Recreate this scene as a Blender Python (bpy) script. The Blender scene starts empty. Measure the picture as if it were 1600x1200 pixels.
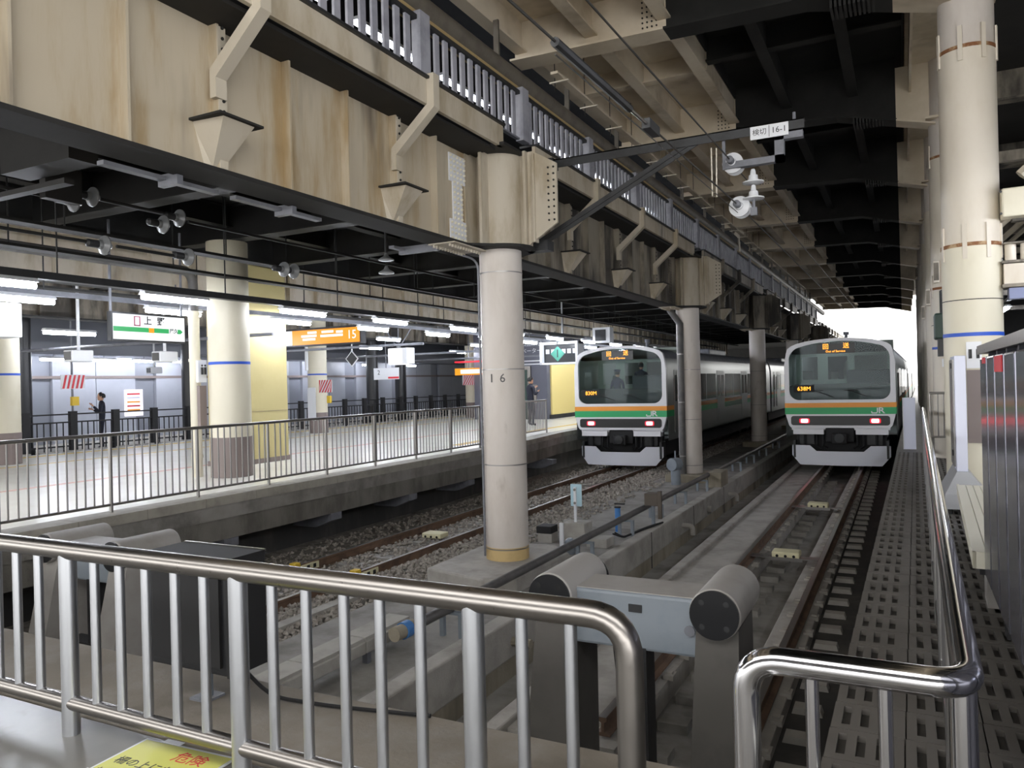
import bpy, bmesh, math, random
from mathutils import Vector, Matrix
random.seed(7)
SC = bpy.context.scene
COL = SC.collection
# ------------------------------------------------------------------ camera
F_PX, ROLL, EYE = 1200.0, 0.025, 1.55
TH = math.atan(612 / F_PX)
cam_d = bpy.data.cameras.new('camera'); cam = bpy.data.objects.new('camera', cam_d); COL.objects.link(cam)
cam_d.sensor_width = 36.0; cam_d.lens = 36.0 * F_PX / 1600.0; cam_d.clip_end = 500; cam_d.clip_start = 0.05
fw = Vector((-math.sin(TH), math.cos(TH), 0)); rt = Vector((math.cos(TH), math.sin(TH), 0)); up = Vector((0, 0, 1))
r2 = rt * math.cos(ROLL) - up * math.sin(ROLL) * 1.0
u2 = up * math.cos(ROLL) + rt * math.sin(ROLL)
m = Matrix.Identity(4)
for i in range(3):
    m[i][0] = r2[i]; m[i][1] = u2[i]; m[i][2] = -fw[i]
m.translation = Vector((0, 0, EYE))
cam.matrix_world = m
SC.camera = cam
# ------------------------------------------------------------------ world, lights, exposure
W = bpy.data.worlds.new('world'); SC.world = W; W.use_nodes = True
bg = W.node_tree.nodes['Background']; bg.inputs[0].default_value = (1.0, 0.985, 0.965, 1); bg.inputs[1].default_value = 3.7
SC.view_settings.view_transform = 'Standard'; SC.view_settings.look = 'None'
SC.view_settings.gamma = 1.0; SC.view_settings.use_curve_mapping = False
SC.view_settings.exposure = 0.55
TUBE_L = 72.0
# ------------------------------------------------------------------ materials
def lin(c):
    c = c / 255.0
    return c / 12.92 if c <= 0.04045 else ((c + 0.055) / 1.055) ** 2.4
def rgb(r, g, b): return (lin(r), lin(g), lin(b), 1)
MATS = {}
def mat(name, col, rough=0.7, metal=0.0, col2=None, scale=2.0, stretch=(1, 1, 1), lo=0.4, hi=0.7, col3=None, scale3=0.6,
        lo3=0.55, hi3=0.75, bump=0.0, bscale=40, emit=0.0, ecol=None, detail=6, spec=None, brush=None):
    m = bpy.data.materials.new(name); m.use_nodes = True; nt = m.node_tree; N = nt.nodes; L = nt.links
    b = N['Principled BSDF']; b.inputs['Base Color'].default_value = col
    b.inputs['Roughness'].default_value = rough; b.inputs['Metallic'].default_value = metal
    if spec is not None: b.inputs['Specular IOR Level'].default_value = spec
    geo = N.new('ShaderNodeNewGeometry')
    def noise(sc, st, det):
        mp = N.new('ShaderNodeMapping'); mp.inputs['Scale'].default_value = st; L.new(geo.outputs['Position'], mp.inputs[0])
        nz = N.new('ShaderNodeTexNoise'); nz.inputs['Scale'].default_value = sc; nz.inputs['Detail'].default_value = det
        nz.inputs['Roughness'].default_value = 0.62
        L.new(mp.outputs[0], nz.inputs['Vector']); return nz.outputs['Fac']
    def ramp(fac, a, c):
        r = N.new('ShaderNodeMapRange'); r.inputs[1].default_value = a; r.inputs[2].default_value = c; r.interpolation_type = 'SMOOTHSTEP'
        L.new(fac, r.inputs[0]); return r.outputs[0]
    cur = None
    def mix(fac, a, c2):
        x = N.new('ShaderNodeMix'); x.data_type = 'RGBA'; L.new(fac, x.inputs[0])
        if a is None: x.inputs[6].default_value = col
        else: L.new(a, x.inputs[6])
        x.inputs[7].default_value = c2; return x.outputs[2]
    if col2: cur = mix(ramp(noise(scale, stretch, detail), lo, hi), cur, col2)
    if col3: cur = mix(ramp(noise(scale3, stretch, 4), lo3, hi3), cur, col3)
    if cur is not None: L.new(cur, b.inputs['Base Color'])
    if brush:
        r = N.new('ShaderNodeMapRange'); r.inputs[3].default_value = max(0.02, rough - brush); r.inputs[4].default_value = rough + brush
        L.new(noise(30, (1, 1, .3), 4), r.inputs[0]); L.new(r.outputs[0], b.inputs['Roughness'])
    if bump:
        bp = N.new('ShaderNodeBump'); bp.inputs['Strength'].default_value = bump; bp.inputs['Distance'].default_value = 0.02
        L.new(noise(bscale, (1, 1, 1), 5), bp.inputs['Height']); L.new(bp.outputs[0], b.inputs['Normal'])
    if emit:
        b.inputs['Emission Color'].default_value = ecol or col; b.inputs['Emission Strength'].default_value = emit
    MATS[name] = m
    return m
cream = mat('cream_steel', rgb(190, 181, 164), .55, 0, rgb(166, 153, 130), 2.4, (1, 1, .35), .42, .68, rgb(88, 82, 74), 1.3, .58, .78)
creamr = mat('cream_rust', rgb(182, 171, 151), .55, 0, rgb(158, 136, 100), 2.0, (1.3, 1.3, .22), .44, .70, rgb(108, 98, 86), 1.3, .54, .78)
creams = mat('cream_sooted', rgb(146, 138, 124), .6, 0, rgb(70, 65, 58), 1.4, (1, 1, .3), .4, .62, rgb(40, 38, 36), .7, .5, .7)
creamc = mat('cream_ceiling', rgb(212, 200, 180), .6, 0, rgb(196, 182, 158), .9, (1, 1, 1), .4, .7, rgb(160, 146, 124), .6, .52, .75)
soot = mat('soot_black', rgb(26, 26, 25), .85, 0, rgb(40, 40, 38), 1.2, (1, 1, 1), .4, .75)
sootf = mat('soot_shade_steel', rgb(34, 33, 32), .75, 0, rgb(24, 24, 23), 1.8, (1, 1, 1), .4, .7)  # sooted steel; its dark tone also carries shadow under the girder flange
dark = mat('dark_steel', rgb(52, 53, 55), .5, .2, rgb(36, 36, 36), 3)
greyp = mat('grey_paint', rgb(118, 120, 128), .5, 0, rgb(96, 98, 104), 3)
balg = mat('railing_grey', rgb(158, 159, 168), .5, 0, rgb(132, 133, 142), 3)
pill = mat('pillar_paint', rgb(206, 199, 192), .55, 0, rgb(186, 177, 167), 1.3, (1, 1, .4), .4, .75, rgb(136, 124, 110), 2.5, .62, .85)
pillw = mat('pillar_white', rgb(214, 206, 192), .5, 0, rgb(196, 184, 164), 1.2, (1, 1, .4), .45, .8, rgb(166, 140, 104), 1.6, .68, .85)
pillc = mat('pillar_cream', rgb(216, 210, 190), .5, 0, rgb(200, 192, 168), 1.1, (1, 1, .5), .45, .8)
panelw = mat('cream_panel', rgb(190, 177, 126), .5, 0, rgb(182, 168, 116), 1)
yellowp = mat('yellow_panel', rgb(238, 216, 140), .5)
concrete = mat('concrete', rgb(172, 168, 161), .85, 0, rgb(148, 144, 137), 2.2, (1, 1, 1), .38, .7, rgb(126, 120, 112), 1.0, .55, .8, bump=.25, bscale=30)
concd = mat('concrete_dark', rgb(150, 147, 142), .9, 0, rgb(126, 123, 118), 1.8, (1, 1, 1), .35, .7, rgb(104, 101, 96), .9, .5, .75, bump=.3, bscale=25)
concw = mat('concrete_stain', rgb(158, 150, 134), .9, 0, rgb(126, 118, 102), 1.6, (1, 1, .4), .35, .7, rgb(94, 88, 76), 1.1, .5, .75, bump=.3, bscale=25)
concl = mat('concrete_light', rgb(172, 169, 162), .8, 0, rgb(150, 146, 139), 2.5, (1, 1, 1), .4, .7, bump=.2)
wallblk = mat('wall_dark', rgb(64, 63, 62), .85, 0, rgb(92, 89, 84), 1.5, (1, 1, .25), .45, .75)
ledge = mat('ledge_paint', rgb(112, 110, 106), .32, 0, rgb(128, 123, 115), 1.6, (1, 1, 1), .4, .7, rgb(92, 88, 81), 2.2, .58, .72)
ballm = mat('ballast_stone', rgb(166, 159, 150), .9, 0, rgb(126, 120, 112), 9, (1, 1, 1), .35, .65)
railr = mat('rail_rust', rgb(118, 94, 76), .75, .1, rgb(92, 74, 62), 4)
brackm = mat('bracket_brown', rgb(92, 84, 76), .7)
ductm = mat('duct_grey', rgb(104, 98, 88), .6, 0, rgb(86, 80, 72), 3)
bumpd = mat('buffer_leg', rgb(84, 81, 77), .6, 0, rgb(72, 69, 66), 2)
railt = mat('rail_top', rgb(150, 146, 142), .35, .9)
steel = mat('stainless', rgb(146, 142, 138), .3, 1.0, brush=.07)  # darker, browner copy: the dark roof mirrored in the top rails is coloured in
steelb = mat('stainless_bars_lit', rgb(194, 197, 202), .34, 1.0, brush=.06)  # lightened copy of the fence steel, bright reflections on the bars coloured in
steelp = mat('stainless_polished', rgb(206, 206, 208), .12, 1.0, brush=.04)
steeld = mat('stainless_dull', rgb(150, 148, 146), .4, .9)
blk = mat('black_paint', rgb(26, 27, 30), .35)
blkm = mat('black_matt', rgb(22, 22, 24), .7)
bluegrey = mat('bluegrey_paint', rgb(134, 142, 150), .5, 0, rgb(118, 128, 138), 3, (1, 1, 1), .4, .8)
bumpg = mat('buffer_grey', rgb(160, 157, 153), .6, 0, rgb(146, 142, 137), 2)
lightp = mat('white_paint', rgb(222, 224, 228), .4)
lavend = mat('pale_panel', rgb(214, 218, 236), .35)
platl = mat('platform_terrazzo', rgb(236, 234, 224), .28, 0, rgb(226, 222, 210), 1.2, (1, 1, 1), .4, .7)
edgel = mat('platform_edge_stone', rgb(164, 160, 150), .6, 0, rgb(138, 134, 126), 2.5)
tilem = mat('tile_grey', rgb(104, 100, 95), .5, 0, rgb(90, 86, 81), 1.5, (1, 1, 1), .4, .7, rgb(76, 73, 69), .8, .55, .8)
tiled = mat('tile_slot', rgb(70, 67, 63), .7)
wallg = mat('wall_panel', rgb(172, 175, 184), .4, 0, rgb(162, 165, 174), .7)
wallgd = mat('wall_panel_grey', rgb(132, 135, 144), .4)
tower = mat('tower_slate', rgb(92, 94, 106), .4)
whitei = mat('insulator', rgb(216, 218, 222), .25)
insg = mat('insulator_shaded', rgb(120, 122, 124), .3)  # darkened copy of the white insulator, shade under the deck put into its colour
wire = mat('wire', rgb(64, 62, 58), .5, .6)
tan = mat('tan_paint', rgb(168, 146, 104), .5)
blue = mat('blue_band', rgb(40, 84, 190), .5)
bluev = mat('blue_valve', rgb(70, 126, 190), .5)
red = mat('red_paint', rgb(206, 50, 60), .5)
yel = mat('yellow_paint', rgb(214, 180, 50), .55)
balise = mat('balise_cream', rgb(216, 210, 174), .6)
ywline = mat('yellow_line', rgb(226, 196, 110), .5)
rdline = mat('red_line', rgb(232, 196, 184), .5)
pipe_m = mat('pipe_grey', rgb(96, 94, 92), .5, .1, rgb(76, 75, 76), 3)
train_s = mat('train_stainless', rgb(150, 154, 152), .38, .7)
train_w = mat('train_mask', rgb(232, 232, 236), .35)
train_o = mat('train_orange', rgb(244, 158, 52), .4)
train_g = mat('train_green', rgb(36, 168, 100), .4)
skirt = mat('train_skirt', rgb(226, 228, 236), .4)
cabin = mat('cab_interior', rgb(150, 160, 152), .6)
consm = mat('cab_console', rgb(66, 68, 72), .6)
skin = mat('skin', rgb(196, 150, 122), .6)
clothd = mat('dark_cloth', rgb(30, 32, 46), .8)
clothn = mat('navy_cloth', rgb(36, 42, 74), .8)
hair = mat('hair_black', rgb(24, 22, 22), .6)
gloss = mat('vending_dark', rgb(120, 121, 132), .18, .7)
glosr = mat('vending_rib', rgb(40, 42, 52), .3)
bench = mat('bench_cream', rgb(236, 232, 214), .45)
slab = mat('sign_yellow', rgb(214, 214, 110), .35)
lav = mat('sheet_lavender', rgb(206, 206, 226), .4)
brownp = mat('brown_base', rgb(124, 112, 108), .5)
gtex = mat('dark_green', rgb(44, 66, 58), .5)
def emat(name, col, s):
    m = mat(name, (0, 0, 0, 1), .5, emit=s, ecol=col); return m
tube_e = emat('tube_glow', (.86, .9, 1.0, 1), TUBE_L)
sign_e = emat('sign_glow', (.95, .97, 1.0, 1), .95)
sign_o = emat('sign_orange_glow', (1.0, .33, .008, 1), .85)
sign_g = emat('sign_green_glow', (.03, .42, .12, 1), .75)
led = emat('led_amber', (1.0, .36, .03, 1), 2.2)
tail = emat('tail_red', (1.0, .12, .14, 1), 9)
tailr = emat('tail_ring', (.9, .01, .03, 1), 1.0)
strip_e = emat('strip_glow', (.80, .86, 1.0, 1), 14)
cabl = emat('car_lamp', (.9, .95, 1.0, 1), 14)
poster_e = emat('poster_glow', (.9, .85, .95, 1), 1.1)
def glassmat():
    m = bpy.data.materials.new('train_glass'); m.use_nodes = True; nt = m.node_tree; N = nt.nodes; L = nt.links
    for n in list(N): N.remove(n)
    o = N.new('ShaderNodeOutputMaterial'); t = N.new('ShaderNodeBsdfTransparent'); t.inputs[0].default_value = (.80, .86, .86, 1)
    g = N.new('ShaderNodeBsdfGlossy'); g.inputs['Roughness'].default_value = .03; g.inputs[0].default_value = (.9, .95, 1, 1)
    f = N.new('ShaderNodeFresnel'); f.inputs[0].default_value = 1.2
    x = N.new('ShaderNodeMixShader'); L.new(f.outputs[0], x.inputs[0]); L.new(t.outputs[0], x.inputs[1]); L.new(g.outputs[0], x.inputs[2])
    L.new(x.outputs[0], o.inputs[0]); return m
glass = glassmat()
# ------------------------------------------------------------------ mesh helpers
class MB:
    def __init__(s): s.v = []; s.f = []
    def add(s, vs, fs):
        o = len(s.v); s.v += [tuple(p) for p in vs]; s.f += [[i + o for i in f] for f in fs]; return s
    def box(s, x0, x1, y0, y1, z0, z1):
        if x0 > x1: x0, x1 = x1, x0
        if y0 > y1: y0, y1 = y1, y0
        if z0 > z1: z0, z1 = z1, z0
        return s.add([(x0, y0, z0), (x1, y0, z0), (x1, y1, z0), (x0, y1, z0), (x0, y0, z1), (x1, y0, z1), (x1, y1, z1), (x0, y1, z1)],
                     [(0, 3, 2, 1), (4, 5, 6, 7), (0, 1, 5, 4), (1, 2, 6, 5), (2, 3, 7, 6), (3, 0, 4, 7)])
    def cbox(s, c, d, M=None):
        h = [x / 2 for x in d]; vs = []
        for z in (-h[2], h[2]):
            for x, y in ((-h[0], -h[1]), (h[0], -h[1]), (h[0], h[1]), (-h[0], h[1])):
                p = Vector((x, y, z)); p = (M @ p) if M else p; vs.append(p + Vector(c))
        return s.add(vs, [(0, 3, 2, 1), (4, 5, 6, 7), (0, 1, 5, 4), (1, 2, 6, 5), (2, 3, 7, 6), (3, 0, 4, 7)])
    def cyl(s, p0, p1, r, n=12, r1=None, caps=True):
        return s.tube([p0, p1], r, n, r1, caps)
    def tube(s, pts, r, n=10, r1=None, caps=True):
        P = [Vector(p) for p in pts]; k = len(P); rings = []
        d0 = (P[1] - P[0]).normalized(); a = Vector((0, 0, 1)) if abs(d0.z) < .9 else Vector((1, 0, 0))
        u = d0.cross(a).normalized(); prev = d0
        for i in range(k):
            d = (P[min(i + 1, k - 1)] - P[max(i - 1, 0)]).normalized()
            q = prev.rotation_difference(d); u = (q @ u); u = (u - d * u.dot(d)).normalized(); prev = d; w = d.cross(u)
            rr = r if r1 is None else r + (r1 - r) * i / (k - 1)
            sc = 1.0
            if 0 < i < k - 1:
                c = (P[i] - P[i - 1]).normalized().dot(d); sc = 1.0
            rings.append([P[i] + (u * math.cos(t) + w * math.sin(t)) * rr * sc for t in [2 * math.pi * j / n for j in range(n)]])
        vs = [p for rg in rings for p in rg]; fs = []
        for i in range(k - 1):
            for j in range(n):
                fs.append((i * n + j, i * n + (j + 1) % n, (i + 1) * n + (j + 1) % n, (i + 1) * n + j))
        if caps: fs.append(tuple(reversed(range(n)))); fs.append(tuple(range((k - 1) * n, k * n)))
        return s.add(vs, fs)
    def prism(s, poly, axis, a, b):
        def pt(p, t):
            return {'x': (t, p[0], p[1]), 'y': (p[0], t, p[1]), 'z': (p[0], p[1], t)}[axis]
        n = len(poly); vs = [pt(p, a) for p in poly] + [pt(p, b) for p in poly]
        fs = [tuple(range(n)), tuple(reversed(range(n, 2 * n)))] + [(i, i + n, (i + 1) % n + n, (i + 1) % n) for i in range(n)]
        return s.add(vs, fs)
    def lathe(s, prof, c, axis='z', n=16):
        vs = []; k = len(prof)
        for r, h in prof:
            for j in range(n):
                t = 2 * math.pi * j / n; a, b = r * math.cos(t), r * math.sin(t)
                p = {'z': (a, b, h), 'y': (a, h, b), 'x': (h, a, b)}[axis]
                vs.append((c[0] + p[0], c[1] + p[1], c[2] + p[2]))
        fs = [(i * n + j, i * n + (j + 1) % n, (i + 1) * n + (j + 1) % n, (i + 1) * n + j) for i in range(k - 1) for j in range(n)]
        fs += [tuple(reversed(range(n))), tuple(range((k - 1) * n, k * n))]
        return s.add(vs, fs)
    def mesh(s, name, mt, smooth=False):
        me = bpy.data.meshes.new(name); me.from_pydata(s.v, [], s.f)
        bm = bmesh.new(); bm.from_mesh(me); bmesh.ops.recalc_face_normals(bm, faces=bm.faces); bm.to_mesh(me); bm.free()
        if mt: me.materials.append(mt)
        if smooth:
            me.polygons.foreach_set('use_smooth', [True] * len(me.polygons))
            me.set_sharp_from_angle(angle=math.radians(40))
        me.update(); return me
    def build(s, name, mt, parent=None, smooth=False, bevel=0):
        return put(name, s.mesh(name, mt, smooth), parent, (0, 0, 0), bevel=bevel)
def put(name, me, parent=None, loc=(0, 0, 0), rot=None, bevel=0):
    o = bpy.data.objects.new(name, me); COL.objects.link(o); o.location = loc
    if rot: o.rotation_euler = rot
    if parent:
        o.parent = parent
        o.matrix_parent_inverse = inv_of(parent)
    if bevel:
        b = o.modifiers.new('bevel', 'BEVEL'); b.width = bevel; b.segments = 2; b.limit_method = 'ANGLE'
    return o
def inv_of(p):
    M = Matrix.LocRotScale(p.location, p.rotation_euler, None)
    if p.parent: M = Matrix.LocRotScale(p.parent.location, p.parent.rotation_euler, None) @ p.matrix_parent_inverse @ M
    return M.inverted()
def tag(o, label=None, cat=None, group=None, kind=None):
    if label: o['label'] = label
    if cat: o['category'] = cat
    if group: o['group'] = group
    if kind: o['kind'] = kind
    return o
def thing(name, label, cat, loc=(0, 0, 0), group=None):
    o = bpy.data.objects.new(name, None); COL.objects.link(o); o.location = loc; o.empty_display_size = .1
    return tag(o, label, cat, group)
def struct(name, label, loc=None):
    o = bpy.data.objects.new(name, None); COL.objects.link(o); o.empty_display_size = .1
    if loc: o.location = loc
    return tag(o, label, None, None, 'structure')
def copy_tree(o, delta, parent=None):
    c = o.copy(); COL.objects.link(c)
    if parent: c.parent = parent
    else: c.location = Vector(o.location) + Vector(delta)
    for ch in [x for x in COL.objects if x.parent == o]: copy_tree(ch, delta, c)
    return c
def box(*a): return MB().box(*a)
ORD = ['first', 'second', 'third', 'fourth', 'fifth', 'sixth', 'seventh', 'eighth', 'ninth', 'tenth', 'eleventh', 'twelfth', 'thirteenth', 'fourteenth']
def txt(name, body, size, mt, loc, rot, parent, ext=.002, sx=1.0, bold=0.0):
    cu = bpy.data.curves.new(name, 'FONT'); cu.body = body; cu.size = size; cu.extrude = ext; cu.align_x = 'CENTER'; cu.align_y = 'CENTER'
    cu.resolution_u = 2; cu.offset = bold
    t = bpy.data.objects.new(name + '_tmp', cu); COL.objects.link(t)
    me = bpy.data.meshes.new_from_object(t); bpy.data.objects.remove(t)
    me.materials.clear(); me.materials.append(mt)
    if sx != 1.0:
        for v in me.vertices: v.co.x *= sx
    return put(name, me, parent, loc, rot)
R90 = math.pi / 2
FACE_CAM = (R90, 0, 0)          # text readable when looking along +Y
FACE_PX = (R90, 0, R90)         # text readable when looking along -X
def bend(pts, r, n=5):
    P = [Vector(p) for p in pts]; out = [P[0]]
    for i in range(1, len(P) - 1):
        a = (P[i - 1] - P[i]); b = (P[i + 1] - P[i]); rr = min(r, a.length * .49, b.length * .49)
        p0 = P[i] + a.normalized() * rr; p1 = P[i] + b.normalized() * rr
        for k in range(n + 1):
            t = k / n; out.append(p0 * (1 - t) ** 2 + P[i] * 2 * t * (1 - t) + p1 * t * t)
    out.append(P[-1]); return out
# ================================================================== STRUCTURE
# concourse ledge (floor in front of the camera) and its front wall
fl = struct('floor', 'grey painted concrete concourse floor and ledge at the track ends')
box(-30, -.36, -14, 2.33, -.25, 0).build('slab', ledge, fl)
box(-30, -.36, 2.333, 3.04, -.25, 0).build('kerb_slab', mat('ledge_concrete', rgb(134, 126, 114), .8, 0, rgb(152, 146, 137), 1.8, (1, 1, 1), .42, .7, rgb(112, 103, 90), 1.3, .52, .75, bump=.15), fl, bevel=.02)
box(-.36, 6, -14, 1.2, -.25, 0).build('slab', ledge, fl)
box(-30, -.36, 2.6, 3.0, -2.0, -.25).build('front_wall', concw, fl)
box(-30, 14, -16, -3.0, 4.9, 5.1).build('concourse_roof', sootf, fl)
# track bed
bed = struct('floor_trackbed', 'dusty concrete and gravel track bed below the platforms')
box(-10.2, -5.9, 3.0, 90, -1.9, -1.30).build('gravel_base', ballm, bed)
box(-5.9, -3.98, 3.0, 90, -1.9, -1.1).build('middle_strip', concd, bed)
box(-4.16, -3.95, 3.0, 90, -1.5, -1.075).build('coping', concrete, bed, bevel=.02)
box(-4.0, -3.96, 3.0, 90, -1.95, -1.1).build('channel_wall', concw, bed)
box(-3.98, -3.1, 3.0, 90, -2.0, -1.72).build('channel_floor', concd, bed)
box(-3.14, -2.98, 3.0, 90, -1.9, -1.24).build('kerb', concrete, bed, bevel=.02)
box(-2.98, -2.05, 5.6, 90, -1.9, -1.29).build('track_slab', concrete, bed)
box(-2.98, -.42, 3.0, 5.6, -2.0, -1.66).build('buffer_pit', concd, bed)
box(-2.05, -1.38, 5.6, 90, -1.9, -1.5).build('centre_trough', concd, bed)
box(-1.38, -.98, 5.6, 90, -1.9, -1.28).build('rail_plinth', concrete, bed, bevel=.01)
box(-.98, .1, 5.6, 30, -1.9, -1.42).build('drain', wallblk, bed)
box(-.98, 2, 30, 110, -1.9, -1.42).build('drain', wallblk, bed)
# seams across the strip walls
for y in (6.9, 9.9, 12.9, 15.9, 18.9): box(-3.975, -3.945, y, y + .025, -1.7, -1.08).build('joint', wallblk, bed)
# ballast stones (nobody could count them)
def stones(name, regions, n, parent, s0=.018, s1=.045):
    vs = []; fs = []
    base = [(0, 0, 1), (.9, 0, .2), (.1, .9, .25), (-.85, .1, .15), (-.05, -.9, .2), (.5, .5, -.5), (-.5, .4, -.5), (-.4, -.6, -.5), (.6, -.5, -.5)]
    fa = [(0, 1, 2), (0, 2, 3), (0, 3, 4), (0, 4, 1), (1, 5, 2), (2, 6, 3), (3, 7, 4), (4, 8, 1), (2, 5, 6), (3, 6, 7), (4, 7, 8), (1, 8, 5)]
    tot = sum((r[1] - r[0]) * (r[3] - r[2]) * r[5] for r in regions)
    for r in regions:
        k = int(n * (r[1] - r[0]) * (r[3] - r[2]) * r[5] / tot)
        for _ in range(k):
            x = random.uniform(r[0], r[1]); y = r[2] + (r[3] - r[2]) * random.random() ** 1.7; z = r[4] + random.uniform(-.01, .02)
            sc = random.uniform(s0, s1) * (1 + .4 * (y > 16)); a = random.uniform(0, 6.28); ca, sa = math.cos(a), math.sin(a)
            sx, sy, sz = sc * random.uniform(.7, 1.3), sc * random.uniform(.7, 1.3), sc * random.uniform(.5, 1)
            o = len(vs)
            vs += [(x + (p[0] * sx * ca - p[1] * sy * sa), y + (p[0] * sx * sa + p[1] * sy * ca), z + p[2] * sz) for p in base]
            fs += [(f[0] + o, f[1] + o, f[2] + o) for f in fa]
    me = bpy.data.meshes.new(name); me.from_pydata(vs, [], fs); me.materials.append(ballm)
    return tag(put(name, me, parent), 'loose grey ballast gravel around the left track', None, None, 'stuff')
stones('ballast_gravel', [(-9.6, -8.3, 6, 40, -1.27, .8), (-8.15, -7.15, 6, 40, -1.235, 1), (-7.0, -5.9, 6, 40, -1.21, 2.2), (-5.95, -5.5, 10.5, 19.5, -1.09, .8)], 16000, bed)
# platform on the right -------------------------------------------------
def edge_r(y): return -.34 + .0125 * min(20, max(0, y - 3)) + .0165 * max(0, y - 23)
pr = struct('platform_right', 'right hand platform slab with grey slotted tiles')
P_ = [(edge_r(y), y) for y in (1.2, 3, 12, 23, 60, 110)]
MB().prism(P_ + [(14, 110), (14, 1.2)], 'z', -.3, -.03).build('slab', tiled, pr)
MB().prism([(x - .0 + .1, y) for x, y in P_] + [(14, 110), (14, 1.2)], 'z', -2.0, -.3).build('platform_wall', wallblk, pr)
tb = MB()
for a, b in ((.003, .043), (.078, .118), (.153, .193), (.228, .297)): tb.box(a, b, .004, .296, -.029, 0)
for a, b in ((.043, .078), (.118, .153), (.193, .228)):
    tb.box(a, b, .004, .055, -.029, -.0005); tb.box(a, b, .255, .296, -.029, -.0005)
tile_me = tb.mesh('tile', tilem)
row = 0
y = 1.25
while y < 17:
    for c in range(4 if y < 10 else 3):
        put('tile', tile_me, pr, (edge_r(y + .15) + .005 + c * .3, y, 0))
    y += .3
MB().prism([(edge_r(17.1), 17.05), (edge_r(23), 23), (edge_r(110), 110), (14, 110), (14, 17.05)], 'z', -.03, 0).build('paving', tilem, pr)
MB().prism([(edge_r(1.2) + 1.21, 1.25), (edge_r(10) + 1.21, 10.1), (edge_r(10) + .91, 10.1), (edge_r(17) + .91, 17.05), (14, 17.05), (14, 1.25)], 'z', -.03, 0).build('paving', platl, pr)
# platform on the left ---------------------------------------------------
pl = struct('platform_left', 'wide pale terrazzo platform across the left track')
EDGE = [(-9.0, 3.04), (-9.0, 16.5), (-9.2, 19), (-9.55, 22), (-9.65, 26), (-9.65, 90)]
MB().prism([(x - .42, y) for x, y in EDGE] + [(-20.3, 90), (-20.3, 3.04)], 'z', -.12, 0).build('paving', platl, pl)
for i in range(len(EDGE) - 1):
    (x0, y0), (x1, y1) = EDGE[i], EDGE[i + 1]
    n = max(1, round((y1 - y0) / .95)) if y0 < 25 else 12
    for k in range(n):
        a, b = k / n, (k + 1) / n; g = .006 / max(.3, (y1 - y0) / n) / 2
        a += .004 / n; b -= .004 / n
        q = [(x0 + (x1 - x0) * a, y0 + (y1 - y0) * a), (x0 + (x1 - x0) * b, y0 + (y1 - y0) * b)]
        if y0 < 25: MB().prism(q + [(q[1][0] - .414, q[1][1]), (q[0][0] - .414, q[0][1])], 'z', -.13, 0).build('edge_stone', edgel, pl)
        else: MB().prism(q + [(q[1][0] - .414, q[1][1]), (q[0][0] - .414, q[0][1])], 'z', -.13, .0).build('edge_stone', edgel, pl)
MB().prism([(x - .03, y) for x, y in EDGE] + [(x - .42, y) for x, y in reversed(EDGE)], 'z', -.34, -.13).build('edge_beam', concd, pl)
MB().prism([(x - .07, y) for x, y in EDGE] + [(x - .42, y) for x, y in reversed(EDGE)], 'z', -.66, -.34).build('edge_fascia', mat('fascia_concrete', rgb(126, 123, 116), .9, 0, rgb(96, 93, 87), 1.8, (1, 1, .4), .4, .7, bump=.3), pl)
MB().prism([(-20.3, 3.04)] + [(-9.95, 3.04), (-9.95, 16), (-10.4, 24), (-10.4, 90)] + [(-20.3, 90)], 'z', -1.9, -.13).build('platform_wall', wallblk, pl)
for y in (8.2, 10.6, 13.0, 15.4, 17.9, 20.2): MB().prism([(-9.05, -.66), (-9.05, -.78), (-9.4, -.92), (-9.95, -.92), (-9.95, -.66)], 'y', y, y + .28).build('corbel', greyp, pl)
box(-19.9, -19.6, 3.1, 60, 0, .004).build('tactile_line', ywline, pl)
box(-17.5, -17.38, 3.1, 60, 0, .004).build('yellow_line', ywline, pl)
box(-13.2, -13.05, 3.1, 26, 0, .004).build('red_line', rdline, pl)
MB().prism([(-10.25, 17), (-10.2, 17), (-10.75, 24), (-10.75, 60), (-11.0, 60), (-11.0, 24), (-10.5, 17)], 'z', 0, .004).build('tactile_line', ywline, pl)
# far side beyond the platform
fs_ = struct('floor_far_tracks', 'dim far track bed and walkway behind the left platform')
box(-27, -20.3, 3.0, 90, -1.9, -1.1).build('gravel_base', concd, fs_)
box(-27, -21.2, 3.0, 90, -1.1, -.12).build('walkway', concl, fs_)
for k in range(38):
    y = 8 + k * .75
    box(-20.75, -20.55, y, y + .52, -.3, .02).build('kerb_block', concl, fs_)
box(-20.78, -20.52, 3, 60, -1.1, -.28).build('kerb_wall', wallblk, fs_)
wf = struct('wall_far', 'pale grey panelled wall beyond the far tracks')
k = 0; y = 4.0
while y < 60:
    w = (1.6, 1.6, .9)[k % 3]
    box(-26.2 - (.12 if k % 3 == 2 else 0), -26.0 - (.12 if k % 3 == 2 else 0), y + .012, y + w - .012, -.2, 2.9).build('wall_panel', wallgd if k % 3 == 2 else wallg, wf)
    y += w; k += 1
box(-26.4, -26.3, 3, 62, -.3, 5).build('wall_back', wallgd, wf)
box(-26.3, -24.85, 3, 62, 2.9, 3.3).build('bulkhead', wallgd, wf)
box(-26.0, -25.97, 12, 60, 2.12, 2.22).build('brown_stripe', brownp, wf)
wl = struct('wall_left', 'dark end wall behind the left platform')
box(-30, -26.4, 60, 60.3, -1.5, 5).build('wall_panel', wallgd, wl)
box(-26.4, -15, 62, 62.3, -1.5, 5).build('wall_panel', wallgd, wl)
box(-30, -5.2, 90, 90.3, -1.5, 5).build('wall_panel', sootf, wl)
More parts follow.
